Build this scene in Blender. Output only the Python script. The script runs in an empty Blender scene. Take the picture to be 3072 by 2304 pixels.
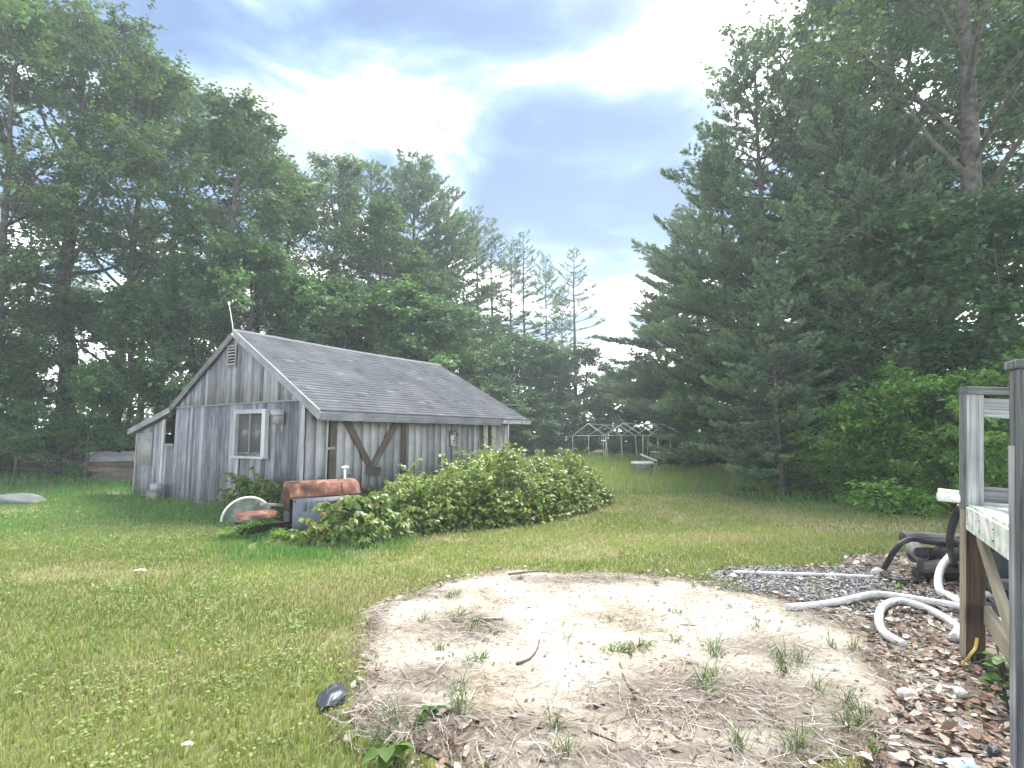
import bpy, bmesh, math, random
import numpy as np
from mathutils import Vector, Matrix, Euler

random.seed(7)
rng = np.random.default_rng(11)
S = bpy.context.scene
C = S.collection
R = math.radians

# ------------------------------------------------------------------ camera, sky, sun, exposure
F, CX, CY, H = 1600.0, 1536.0, 1152.0, 1.68          # focal length in photo pixels, centre, eye height
PITCH = math.atan(154 / F)
cam = bpy.data.cameras.new('camera')
cam.sensor_width = 36.0; cam.lens = 36.0 * F / 3072.0
cam.clip_start = 0.05; cam.clip_end = 2000.0
cam_o = bpy.data.objects.new('camera', cam); C.objects.link(cam_o)
cam_o.location = (0, 0, H); cam_o.rotation_euler = (R(90) + PITCH, 0, 0)
S.camera = cam_o

EXPOSURE = 2.75
SUN_EL, SUN_AZ = 56.0, 26.0                            # azimuth: degrees to the right of the view direction
S.view_settings.view_transform = 'Standard'; S.view_settings.look = 'None'
S.view_settings.exposure = EXPOSURE; S.view_settings.gamma = 1.0
S.view_settings.use_curve_mapping = False

sun = bpy.data.lights.new('sun', 'SUN'); sun.energy = 1.5; sun.angle = R(22); sun.color = (1.0, 0.965, 0.92)
sun_o = bpy.data.objects.new('sun', sun); C.objects.link(sun_o)
sd = Vector((math.sin(R(SUN_AZ)) * math.cos(R(SUN_EL)), math.cos(R(SUN_AZ)) * math.cos(R(SUN_EL)), math.sin(R(SUN_EL))))
sun_o.rotation_euler = (-sd).to_track_quat('-Z', 'Y').to_euler()

world = bpy.data.worlds.new('World'); S.world = world; world.use_nodes = True
nt = world.node_tree; nt.nodes.clear()
def N(t, ty, **kw):
    n = t.nodes.new(ty)
    for k, v in kw.items():
        if k.startswith('i_'):
            key = k[2:]
            key = int(key) if key.isdigit() else key.replace('_', ' ')
            n.inputs[key].default_value = v
        else: setattr(n, k, v)
    return n
def math_n(t, op, a, b=None, c=None, clamp=False):
    n = t.nodes.new('ShaderNodeMath'); n.operation = op; n.use_clamp = clamp
    for i, v in enumerate((a, b, c)):
        if v is None: continue
        if isinstance(v, (int, float)): n.inputs[i].default_value = v
        else: t.links.new(v, n.inputs[i])
    return n.outputs[0]
def mix_n(t, fac, a, b, blend='MIX'):
    n = t.nodes.new('ShaderNodeMix'); n.data_type = 'RGBA'; n.blend_type = blend
    for s, v in ((n.inputs[0], fac), (n.inputs[6], a), (n.inputs[7], b)):
        if isinstance(v, (int, float)): s.default_value = v
        elif isinstance(v, tuple): s.default_value = (*v[:3], 1)
        else: t.links.new(v, s)
    return n.outputs[2]
def ramp_n(t, fac, stops, interp='LINEAR'):
    n = t.nodes.new('ShaderNodeValToRGB'); n.color_ramp.interpolation = interp
    e = n.color_ramp.elements
    while len(e) < len(stops): e.new(0.5)
    for i, (p, c) in enumerate(stops):
        e[i].position = p; e[i].color = (*c, 1) if isinstance(c, tuple) else (c, c, c, 1)
    t.links.new(fac, n.inputs[0]); return n.outputs[0]

tc = N(nt, 'ShaderNodeTexCoord')
sx = N(nt, 'ShaderNodeSeparateXYZ'); nt.links.new(tc.outputs['Generated'], sx.inputs[0])
zz = math_n(nt, 'ADD', math_n(nt, 'MAXIMUM', sx.outputs[2], 0.0), 0.22)
cb = N(nt, 'ShaderNodeCombineXYZ')
nt.links.new(math_n(nt, 'DIVIDE', sx.outputs[0], zz), cb.inputs[0])
nt.links.new(math_n(nt, 'DIVIDE', sx.outputs[1], zz), cb.inputs[1])
cb.inputs[2].default_value = 3.7
mp = N(nt, 'ShaderNodeMapping'); mp.inputs['Location'].default_value = (21.5, 4.9, 0); mp.inputs['Scale'].default_value = (-1, 1, 1); nt.links.new(cb.outputs[0], mp.inputs[0])
n1 = N(nt, 'ShaderNodeTexNoise', i_Scale=2.3, i_Detail=7.0, i_Roughness=0.55, i_Distortion=0.5); nt.links.new(mp.outputs[0], n1.inputs['Vector'])
n2 = N(nt, 'ShaderNodeTexNoise', i_Scale=0.62, i_Detail=2.0, i_Roughness=0.5); nt.links.new(mp.outputs[0], n2.inputs['Vector'])
cover = math_n(nt, 'ADD', math_n(nt, 'MULTIPLY', n1.outputs[0], 0.75), math_n(nt, 'MULTIPLY', n2.outputs[0], 0.25))
hor = math_n(nt, 'POWER', math_n(nt, 'SUBTRACT', 1.0, math_n(nt, 'MAXIMUM', sx.outputs[2], 0.0)), 5.5)   # thicker, whiter cloud low down
cover = math_n(nt, 'ADD', cover, math_n(nt, 'MULTIPLY', hor, 0.32))
sky = N(nt, 'ShaderNodeTexSky', sky_type='NISHITA', sun_disc=False, sun_elevation=R(SUN_EL), sun_rotation=R(SUN_AZ), air_density=1.0, dust_density=1.2)
K = 2 ** (-EXPOSURE)
bluesky = N(nt, 'ShaderNodeVectorMath', operation='SCALE'); nt.links.new(sky.outputs[0], bluesky.inputs[0]); bluesky.inputs['Scale'].default_value = 0.05
cl = ramp_n(nt, cover, [(0.41, (0.20 * K, 0.33 * K, 0.64 * K)), (0.465, (0.30 * K, 0.49 * K, 0.85 * K)), (0.51, (0.54 * K, 0.75 * K, 0.98 * K)), (0.55, (1.12 * K, 1.17 * K, 1.24 * K)), (0.67, (1.4, 1.38, 1.35))])
skyc = mix_n(nt, 0.12, cl, bluesky.outputs[0])
bgn = N(nt, 'ShaderNodeBackground', i_Strength=1.0); nt.links.new(skyc, bgn.inputs[0])
out = N(nt, 'ShaderNodeOutputWorld'); nt.links.new(bgn.outputs[0], out.inputs[0])

cy = S.cycles
cy.max_bounces = 5; cy.diffuse_bounces = 2; cy.glossy_bounces = 2; cy.transmission_bounces = 3
cy.transparent_max_bounces = 6; cy.volume_bounces = 1
cy.use_denoising = True; cy.caustics_reflective = False; cy.caustics_refractive = False
cy.use_adaptive_sampling = True; cy.adaptive_threshold = 0.02

# ------------------------------------------------------------------ helpers
_c, _s = math.cos(PITCH), math.sin(PITCH)
def ray(px, py):
    x = (px - CX) / F; u = (CY - py) / F
    return np.array([x, _c - u * _s, _s + u * _c])
def G(px, py, z=0.0):
    """where the sight line through a photo pixel meets height z: a place on the real ground"""
    r = ray(px, py); t = (z - H) / r[2]
    return Vector((r[0] * t, r[1] * t, z))
def D(px, py, Y):
    r = ray(px, py); t = Y / r[1]
    return Vector((r[0] * t, Y, H + r[2] * t))

def vnoise(x, y, scale, seed=0):
    r = np.random.default_rng(seed).random((256, 256))
    x = np.asarray(x) * scale + 1000; y = np.asarray(y) * scale + 1000
    xi = np.floor(x).astype(int); yi = np.floor(y).astype(int)
    fx = x - xi; fy = y - yi; fx = fx * fx * (3 - 2 * fx); fy = fy * fy * (3 - 2 * fy)
    a = r[xi % 256, yi % 256]; b = r[(xi + 1) % 256, yi % 256]; c = r[xi % 256, (yi + 1) % 256]; d = r[(xi + 1) % 256, (yi + 1) % 256]
    return (a * (1 - fx) + b * fx) * (1 - fy) + (c * (1 - fx) + d * fx) * fy
def fbm(x, y, scale, seed=0):
    return (vnoise(x, y, scale, seed) * .55 + vnoise(x, y, scale * 2.1, seed + 1) * .28 + vnoise(x, y, scale * 4.3, seed + 2) * .17)

def np_mesh(name, verts, faces_list, col=None, smooth=False):
    """verts (n,3); faces_list: list of int arrays (m,3) or (m,4)"""
    me = bpy.data.meshes.new(name)
    verts = np.asarray(verts, dtype=np.float32)
    me.vertices.add(len(verts)); me.vertices.foreach_set('co', verts.ravel())
    idx = np.concatenate([np.asarray(f, dtype=np.int32).ravel() for f in faces_list])
    tot = np.concatenate([np.full(len(f), np.asarray(f).shape[1], dtype=np.int32) for f in faces_list])
    start = np.concatenate([[0], np.cumsum(tot)[:-1]]).astype(np.int32)
    me.loops.add(len(idx)); me.loops.foreach_set('vertex_index', idx)
    me.polygons.add(len(tot)); me.polygons.foreach_set('loop_start', start); me.polygons.foreach_set('loop_total', tot)
    if smooth: me.polygons.foreach_set('use_smooth', np.ones(len(tot), dtype=bool))
    if col is not None:
        a = me.color_attributes.new('Col', 'FLOAT_COLOR', 'POINT')
        c4 = np.ones((len(verts), 4), dtype=np.float32); c4[:, :3] = col
        a.data.foreach_set('color', c4.ravel())
    me.update(calc_edges=True)
    return me

def obj(name, me, mat=None, parent=None, M=None):
    o = bpy.data.objects.new(name, me)
    if me is not None and mat is not None and len(me.materials) == 0: me.materials.append(mat)
    C.objects.link(o)
    if parent is not None: o.parent = parent
    if M is not None: o.matrix_basis = M
    return o
def tag(o, label, cat, group=None, kind=None):
    if label: o['label'] = label
    if cat: o['category'] = cat
    if group: o['group'] = group
    if kind: o['kind'] = kind
    return o
def thing(name, label, cat, loc=(0, 0, 0), rotz=0.0, group=None, rot=None):
    o = bpy.data.objects.new(name, None); C.objects.link(o)
    o.empty_display_size = 0.2
    o.location = loc; o.rotation_euler = rot if rot else (0, 0, rotz)
    return tag(o, label, cat, group)
def copy_tree(src, loc, rotz, scale, label, group=None):
    r = src.copy(); C.objects.link(r)
    r.location = loc; r.rotation_euler = (0, 0, rotz); r.scale = scale
    r['label'] = label
    if group: r['group'] = group
    for ch in src.children:
        c = ch.copy(); C.objects.link(c); c.parent = r
        for g in ch.children:
            d = g.copy(); C.objects.link(d); d.parent = c
    return r

def box_mesh(name, sx_, sy_, sz_, bevel=0.0, origin='c'):
    bm = bmesh.new(); bmesh.ops.create_cube(bm, size=1)
    for v in bm.verts:
        v.co.x *= sx_; v.co.y *= sy_; v.co.z *= sz_
        if origin == 'b': v.co.z += sz_ / 2
    if bevel > 0: bmesh.ops.bevel(bm, geom=bm.edges[:], offset=bevel, segments=1, affect='EDGES')
    me = bpy.data.meshes.new(name); bm.to_mesh(me); bm.free()
    return me
def frame_M(p0, p1, up=(0, 0, 1), roll=0.0):
    """matrix whose local Z runs p0 -> p1, local Y close to up"""
    p0, p1 = Vector(p0), Vector(p1); z = (p1 - p0).normalized(); u = Vector(up)
    if abs(z.dot(u)) > 0.98: u = Vector((0, 1, 0))
    x = u.cross(z).normalized(); y = z.cross(x)
    M = Matrix((x, y, z)).transposed().to_4x4(); M.translation = (p0 + p1) / 2
    return M @ Matrix.Rotation(roll, 4, 'Z')
def beam(name, p0, p1, wx, wy, mat, parent=None, up=(0, 0, 1), bevel=0.0, off=None):
    L = (Vector(p1) - Vector(p0)).length
    M = frame_M(p0, p1, up)
    if off is not None: M = Matrix.Translation(-Vector(off)) @ M
    return obj(name, box_mesh(name, wx, wy, L, bevel), mat, parent, M)

def tube_data(pts, rad, n=8, cap=True):
    pts = [Vector(p) for p in pts]; m = len(pts)
    rad = rad if hasattr(rad, '__len__') else [rad] * m
    V, Fq, Ft = [], [], []
    prev = None
    for i in range(m):
        t = (pts[min(i + 1, m - 1)] - pts[max(i - 1, 0)]).normalized()
        if prev is None:
            a = Vector((0, 0, 1)) if abs(t.z) < .9 else Vector((1, 0, 0))
            x = t.cross(a).normalized()
        else:
            x = (prev - t * prev.dot(t)).normalized()
        prev = x; y = t.cross(x)
        for k in range(n):
            an = 2 * math.pi * k / n
            V.append(pts[i] + (x * math.cos(an) + y * math.sin(an)) * rad[i])
    for i in range(m - 1):
        for k in range(n):
            Fq.append((i * n + k, i * n + (k + 1) % n, (i + 1) * n + (k + 1) % n, (i + 1) * n + k))
    if cap:
        V.append(pts[0]); V.append(pts[-1]); a = m * n; b = a + 1
        for k in range(n):
            Ft.append((a, (k + 1) % n, k)); Ft.append((b, (m - 1) * n + k, (m - 1) * n + (k + 1) % n))
    return [tuple(v) for v in V], Fq, Ft
class MB:
    def __init__(s): s.V = []; s.Q = []; s.T = []
    def tube(s, pts, rad, n=8, cap=True):
        v, q, t = tube_data(pts, rad, n, cap); b = len(s.V); s.V += v
        s.Q += [tuple(i + b for i in f) for f in q]; s.T += [tuple(i + b for i in f) for f in t]; return s
    def poly(s, verts, faces):
        b = len(s.V); s.V += [tuple(v) for v in verts]
        for f in faces:
            (s.Q if len(f) == 4 else s.T).append(tuple(i + b for i in f))
        return s
    def box(s, c, d, M=None):
        b = []
        for x in (-.5, .5):
            for y in (-.5, .5):
                for z in (-.5, .5):
                    v = Vector((x * d[0], y * d[1], z * d[2]))
                    if M: v = M @ v
                    b.append(v + Vector(c))
        return s.poly(b, [(0, 1, 3, 2), (4, 6, 7, 5), (0, 4, 5, 1), (2, 3, 7, 6), (0, 2, 6, 4), (1, 5, 7, 3)])
    def mesh(s, name, smooth=False):
        fl = []
        if s.Q: fl.append(np.array(s.Q))
        if s.T: fl.append(np.array(s.T))
        return np_mesh(name, np.array(s.V), fl, smooth=smooth)
def spline(pts, n=6):
    """Catmull-Rom through the points"""
    P = [Vector(p) for p in pts]; P = [P[0] * 2 - P[1]] + P + [P[-1] * 2 - P[-2]]; o = []
    for i in range(1, len(P) - 2):
        for k in range(n):
            t = k / n; a, b, c, d = P[i - 1], P[i], P[i + 1], P[i + 2]
            o.append(.5 * ((2 * b) + (c - a) * t + (2 * a - 5 * b + 4 * c - d) * t * t + (3 * b - 3 * c + d - a) * t ** 3))
    o.append(P[-2]); return o

# ------------------------------------------------------------------ materials
def new_mat(name):
    m = bpy.data.materials.new(name); m.use_nodes = True; t = m.node_tree
    b = t.nodes['Principled BSDF']; return m, t, b
def bump(t, b, h, strength=0.3, dist=0.01):
    n = N(t, 'ShaderNodeBump', i_Strength=strength, i_Distance=dist)
    t.links.new(h, n.inputs['Height']); t.links.new(n.outputs[0], b.inputs['Normal'])
def leaf_mat(name, trans=0.3, rough=0.5, gain=1.0, sat=1.0, tint=None):
    m, t, b = new_mat(name)
    a = N(t, 'ShaderNodeAttribute', attribute_name='Col')
    hs = N(t, 'ShaderNodeHueSaturation', i_Value=gain, i_Saturation=sat); t.links.new(a.outputs['Color'], hs.inputs['Color'])
    lc = mix_n(t, 1.0, hs.outputs[0], tint, 'MULTIPLY') if tint else hs.outputs[0]
    t.links.new(lc, b.inputs['Base Color'])
    b.inputs['Roughness'].default_value = rough; b.inputs['Specular IOR Level'].default_value = 0.25
    tr = N(t, 'ShaderNodeBsdfTranslucent')
    c2 = mix_n(t, 1.0, lc, (1.25, 1.25, 0.65), 'MULTIPLY'); t.links.new(c2, tr.inputs[0])
    mx = N(t, 'ShaderNodeMixShader'); mx.inputs[0].default_value = trans
    t.links.new(b.outputs[0], mx.inputs[1]); t.links.new(tr.outputs[0], mx.inputs[2])
    t.links.new(mx.outputs[0], t.nodes['Material Output'].inputs[0])
    return m
def wood_mat(name, dark, light, grain=(14, 14, .7), var=0.35, rough=.85, blotch=.4, bumps=.4):
    m, t, b = new_mat(name)
    tcn = N(t, 'ShaderNodeTexCoord'); oi = N(t, 'ShaderNodeObjectInfo')
    add = N(t, 'ShaderNodeVectorMath', operation='ADD'); cbn = N(t, 'ShaderNodeCombineXYZ')
    r10 = math_n(t, 'MULTIPLY', oi.outputs['Random'], 37.0)
    for i in range(3): t.links.new(r10, cbn.inputs[i])
    t.links.new(tcn.outputs['Object'], add.inputs[0]); t.links.new(cbn.outputs[0], add.inputs[1])
    mpn = N(t, 'ShaderNodeMapping'); mpn.inputs['Scale'].default_value = grain; t.links.new(add.outputs[0], mpn.inputs[0])
    g = N(t, 'ShaderNodeTexNoise', i_Scale=2.5, i_Detail=6.0, i_Roughness=.65, i_Distortion=.6); t.links.new(mpn.outputs[0], g.inputs['Vector'])
    bl = N(t, 'ShaderNodeTexNoise', i_Scale=2.2, i_Detail=3.0); t.links.new(add.outputs[0], bl.inputs['Vector'])
    f = math_n(t, 'ADD', math_n(t, 'MULTIPLY', g.outputs[0], 1.0 - blotch), math_n(t, 'MULTIPLY', bl.outputs[0], blotch))
    f = math_n(t, 'ADD', f, math_n(t, 'MULTIPLY', math_n(t, 'SUBTRACT', oi.outputs['Random'], .5), var * .4))
    col = ramp_n(t, f, [(.34, dark), (.52, tuple((x + y) / 2 for x, y in zip(dark, light))), (.66, light)])
    t.links.new(col, b.inputs['Base Color']); b.inputs['Roughness'].default_value = rough
    b.inputs['Specular IOR Level'].default_value = .2
    bump(t, b, g.outputs[0], bumps, .006)
    return m
def noisy_mat(name, stops, scale=6, rough=.8, detail=6, metallic=0, bumps=.0, bscale=40, spec=.3, coords='Object'):
    m, t, b = new_mat(name)
    tcn = N(t, 'ShaderNodeTexCoord')
    g = N(t, 'ShaderNodeTexNoise', i_Scale=scale, i_Detail=detail, i_Roughness=.6); t.links.new(tcn.outputs[coords], g.inputs['Vector'])
    t.links.new(ramp_n(t, g.outputs[0], stops), b.inputs['Base Color'])
    b.inputs['Roughness'].default_value = rough; b.inputs['Metallic'].default_value = metallic; b.inputs['Specular IOR Level'].default_value = spec
    if bumps > 0:
        h = N(t, 'ShaderNodeTexNoise', i_Scale=bscale, i_Detail=4.0); t.links.new(tcn.outputs[coords], h.inputs['Vector']); bump(t, b, h.outputs[0], bumps)
    return m
def attr_mat(name, rough=.8, spec=.25):
    m, t, b = new_mat(name)
    a = N(t, 'ShaderNodeAttribute', attribute_name='Col'); t.links.new(a.outputs['Color'], b.inputs['Base Color'])
    b.inputs['Roughness'].default_value = rough; b.inputs['Specular IOR Level'].default_value = spec; return m

M_ = {}
M_['leaf'] = leaf_mat('leaf_green', .36, gain=1.9, sat=.86, tint=(.95, 1.0, 1.35))
M_['needle'] = leaf_mat('pine_needle', .2, .6, 2.0, sat=.86, tint=(1.0, 1.0, 1.25))
M_['shrub'] = leaf_mat('shrub_leaf', .34, .45, gain=1.9)
M_['bramble'] = leaf_mat('bramble_leaf', .28, .4)
M_['grass'] = leaf_mat('grass_blade', .3, .55)
M_['dry'] = attr_mat('dry_leaf', .75, .2)
M_['bark'] = noisy_mat('bark', [(.35, (.035, .032, .03)), (.65, (.13, .12, .11))], 5, .95, 8, bumps=.8, bscale=18)
M_['bark_pale'] = noisy_mat('bark_pale', [(.35, (.10, .09, .08)), (.65, (.27, .26, .24))], 5, .95, 8, bumps=.8, bscale=18)
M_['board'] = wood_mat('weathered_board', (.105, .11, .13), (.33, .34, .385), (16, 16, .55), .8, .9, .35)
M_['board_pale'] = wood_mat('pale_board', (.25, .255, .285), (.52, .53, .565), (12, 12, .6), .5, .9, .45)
M_['trim'] = wood_mat('weathered_trim', (.14, .145, .165), (.34, .35, .38), (14, 14, .6), .3)
M_['brownwood'] = wood_mat('brown_timber', (.055, .045, .04), (.20, .165, .14), (14, 14, .7), .3)
M_['darkwood'] = wood_mat('dark_rotten_wood', (.02, .02, .02), (.09, .085, .08), (10, 10, .8), .3)
M_['treated'] = wood_mat('treated_lumber', (.22, .19, .145), (.38, .34, .265), (18, 18, .7), .25, blotch=.3)
M_['treated_dark'] = wood_mat('stained_lumber', (.025, .019, .015), (.095, .066, .048), (24, 24, .6), .2, blotch=.3)
M_['greypost'] = wood_mat('grey_lumber', (.08, .085, .09), (.50, .51, .53), (26, 26, .45), .1, blotch=.35, bumps=.7)
M_['greypost_dark'] = wood_mat('dark_grey_lumber', (.03, .033, .037), (.24, .25, .26), (26, 26, .45), .1, blotch=.25, bumps=.8)
M_['whiteboard'] = noisy_mat('white_paint_mossy', [(.32, (.20, .26, .17)), (.44, (.46, .51, .44)), (.6, (.70, .72, .70))], 9, .6, 6)
M_['white'] = noisy_mat('white_plastic', [(.3, (.55, .55, .53)), (.6, (.80, .80, .79))], 9, .45, 5)
M_['hose'] = noisy_mat('hose_white', [(.3, (.42, .41, .39)), (.6, (.70, .69, .67))], 12, .5, 5)
M_['black'] = noisy_mat('black_plastic', [(.3, (.012, .013, .015)), (.7, (.035, .037, .042))], 9, .5)
M_['dark_void'] = noisy_mat('dark_interior', [(.3, (.006, .006, .007)), (.7, (.014, .013, .012))], 4, .9)
M_['rust'] = noisy_mat('rusty_steel', [(.30, (.05, .045, .045)), (.42, (.14, .065, .045)), (.50, (.22, .085, .06)), (.56, (.30, .13, .075)), (.64, (.36, .27, .18))], 6.0, .75, 7, bumps=.3)
M_['rust_dark'] = noisy_mat('dark_rust', [(.35, (.03, .025, .022)), (.65, (.14, .08, .055))], 8, .85, 7, bumps=.3)
M_['panel'] = noisy_mat('slate_blue_paint', [(.32, (.20, .15, .11)), (.38, (.15, .165, .215)), (.70, (.22, .235, .29))], 3.0, .55, 7)
M_['fender'] = noisy_mat('chalky_green_paint', [(.35, (.10, .14, .125)), (.55, (.17, .215, .195)), (.7, (.34, .37, .35))], 7, .6, 5)
M_['steel'] = noisy_mat('grey_steel', [(.3, (.16, .165, .17)), (.7, (.42, .43, .44))], 9, .5, 5)
M_['pipe'] = noisy_mat('white_pipe', [(.3, (.55, .57, .56)), (.6, (.82, .83, .82))], 6, .4)
M_['dull_pipe'] = noisy_mat('dull_pipe', [(.3, (.40, .41, .39)), (.6, (.64, .65, .62))], 6, .5)
M_['concrete'] = noisy_mat('concrete', [(.3, (.14, .135, .12)), (.7, (.34, .33, .30))], 9, .9, 8, bumps=.4)
M_['stone_pale'] = noisy_mat('pale_stone', [(.3, (.36, .34, .32)), (.7, (.66, .64, .61))], 14, .9, 8, bumps=.6, bscale=40)
M_['stone'] = noisy_mat('boulder', [(.3, (.10, .115, .11)), (.7, (.20, .215, .21))], 5, .9, 8, bumps=.6, bscale=14)
M_['blue'] = noisy_mat('blue_plastic', [(.3, (.25, .50, .72)), (.7, (.45, .68, .85))], 6, .4)
M_['yellow'] = noisy_mat('yellow_rope', [(.3, (.42, .30, .06)), (.7, (.62, .48, .14))], 60, .8)
M_['curtain'] = noisy_mat('window_board', [(.3, (.20, .205, .21)), (.7, (.29, .295, .30))], 6, .6)
M_['tarp'] = noisy_mat('green_tarp', [(.3, (.22, .34, .16)), (.5, (.40, .52, .32)), (.7, (.60, .68, .56))], 8, .5)

def glass_mat():
    m, t, b = new_mat('dusty_glass')
    b.inputs['Base Color'].default_value = (.10, .105, .11, 1); b.inputs['Roughness'].default_value = .22
    b.inputs['Specular IOR Level'].default_value = .6; b.inputs['Alpha'].default_value = .35
    return m
M_['glass'] = glass_mat()

def shingle_mat():
    m, t, b = new_mat('asphalt_shingle')
    tcn = N(t, 'ShaderNodeTexCoord')
    g = N(t, 'ShaderNodeTexNoise', i_Scale=1.3, i_Detail=5.0); t.links.new(tcn.outputs['Object'], g.inputs['Vector'])
    f = N(t, 'ShaderNodeTexNoise', i_Scale=90.0, i_Detail=3.0); t.links.new(tcn.outputs['Object'], f.inputs['Vector'])
    a = N(t, 'ShaderNodeAttribute', attribute_name='Col')
    v = math_n(t, 'ADD', math_n(t, 'MULTIPLY', g.outputs[0], .6), math_n(t, 'MULTIPLY', f.outputs[0], .4))
    base = ramp_n(t, v, [(.36, (.12, .127, .142)), (.5, (.155, .163, .18)), (.62, (.20, .208, .225))])
    t.links.new(mix_n(t, 1.0, base, a.outputs['Color'], 'MULTIPLY'), b.inputs['Base Color'])
    b.inputs['Roughness'].default_value = .9; b.inputs['Specular IOR Level'].default_value = .25
    bump(t, b, f.outputs[0], .25, .004); return m
M_['shingle'] = shingle_mat()

def ground_mat():
    m, t, b = new_mat('lawn_soil')
    tcn = N(t, 'ShaderNodeTexCoord')
    g = N(t, 'ShaderNodeTexNoise', i_Scale=.55, i_Detail=5.0, i_Roughness=.6); t.links.new(tcn.outputs['Object'], g.inputs['Vector'])
    f = N(t, 'ShaderNodeTexNoise', i_Scale=22.0, i_Detail=5.0, i_Roughness=.7); t.links.new(tcn.outputs['Object'], f.inputs['Vector'])
    v = math_n(t, 'ADD', math_n(t, 'MULTIPLY', g.outputs[0], .5), math_n(t, 'MULTIPLY', f.outputs[0], .5))
    t.links.new(ramp_n(t, v, [(.32, (.13, .155, .05)), (.48, (.20, .22, .085)), (.62, (.28, .26, .14)), (.72, (.37, .33, .21))]), b.inputs['Base Color'])
    b.inputs['Roughness'].default_value = .95; b.inputs['Specular IOR Level'].default_value = .1
    bump(t, b, f.outputs[0], .7, .03); return m
def sand_mat():
    m, t, b = new_mat('pale_sand')
    tcn = N(t, 'ShaderNodeTexCoord')
    g = N(t, 'ShaderNodeTexNoise', i_Scale=1.5, i_Detail=6.0, i_Roughness=.62, i_Distortion=.4); t.links.new(tcn.outputs['Object'], g.inputs['Vector'])
    f = N(t, 'ShaderNodeTexNoise', i_Scale=26.0, i_Detail=6.0, i_Roughness=.7); t.links.new(tcn.outputs['Object'], f.inputs['Vector'])
    a = N(t, 'ShaderNodeAttribute', attribute_name='Col')          # organic soil where the old turf rotted
    v = math_n(t, 'ADD', math_n(t, 'MULTIPLY', g.outputs[0], .55), math_n(t, 'MULTIPLY', f.outputs[0], .45))
    c = ramp_n(t, v, [(.36, (.20, .165, .125)), (.43, (.38, .33, .25)), (.51, (.50, .46, .38)), (.62, (.64, .615, .565))])
    sp2 = N(t, 'ShaderNodeTexNoise', i_Scale=75.0, i_Detail=3.0, i_Roughness=.6); t.links.new(tcn.outputs['Object'], sp2.inputs['Vector'])
    c = mix_n(t, ramp_n(t, sp2.outputs[0], [(.54, 0.0), (.64, .8)]), c, (.20, .155, .11))
    soil = ramp_n(t, f.outputs[0], [(.35, (.09, .07, .055)), (.6, (.26, .215, .17)), (.7, (.42, .37, .31))])
    sp = N(t, 'ShaderNodeSeparateColor'); t.links.new(a.outputs['Color'], sp.inputs[0])
    fac = math_n(t, 'ADD', sp.outputs[0], math_n(t, 'MULTIPLY', math_n(t, 'SUBTRACT', f.outputs[0], .5), 1.6), clamp=True)
    fac = math_n(t, 'MULTIPLY', fac, math_n(t, 'MINIMUM', math_n(t, 'MULTIPLY', sp.outputs[0], 4.0), 1.0))
    t.links.new(mix_n(t, fac, c, soil), b.inputs['Base Color'])
    b.inputs['Roughness'].default_value = .95; b.inputs['Specular IOR Level'].default_value = .1
    bump(t, b, f.outputs[0], .55, .02); return m
def mulch_mat():
    m, t, b = new_mat('leafy_dirt')
    tcn = N(t, 'ShaderNodeTexCoord')
    g = N(t, 'ShaderNodeTexNoise', i_Scale=2.2, i_Detail=4.0); t.links.new(tcn.outputs['Object'], g.inputs['Vector'])
    f = N(t, 'ShaderNodeTexVoronoi', i_Scale=38.0); t.links.new(tcn.outputs['Object'], f.inputs['Vector'])
    sp = N(t, 'ShaderNodeSeparateColor'); t.links.new(f.outputs['Color'], sp.inputs[0])
    v = math_n(t, 'ADD', math_n(t, 'MULTIPLY', g.outputs[0], .45), math_n(t, 'MULTIPLY', sp.outputs[0], .5))
    t.links.new(ramp_n(t, v, [(.25, (.06, .048, .04)), (.45, (.15, .11, .085)), (.62, (.27, .22, .18)), (.75, (.42, .36, .31))]), b.inputs['Base Color'])
    b.inputs['Roughness'].default_value = .95; bump(t, b, f.outputs['Distance'], .8, .02); return m
M_['ground'], M_['sand'], M_['mulch'] = ground_mat(), sand_mat(), mulch_mat()
M_['gravel'] = attr_mat('gravel', .9)

# ------------------------------------------------------------------ ground
def sheet(name, x0, x1, y0, y1, nx, ny, zf, mat):
    xs = np.linspace(x0, x1, nx); ys = np.linspace(y0, y1, ny)
    X, Y = np.meshgrid(xs, ys); Z = zf(X, Y)
    V = np.stack([X.ravel(), Y.ravel(), Z.ravel()], 1)
    i = np.arange((nx - 1) * (ny - 1)); r = i // (nx - 1) * nx + i % (nx - 1)
    Fq = np.stack([r, r + 1, r + nx + 1, r + nx], 1)
    return obj(name, np_mesh(name, V, [Fq], smooth=True), mat)
tag(sheet('ground', -100, 100, -100, 100, 101, 101, lambda x, y: np.where((np.abs(x) < 30) & (y < 60) & (y > -20), 0.0, -0.0), M_['ground']), None, None, kind='structure')

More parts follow.
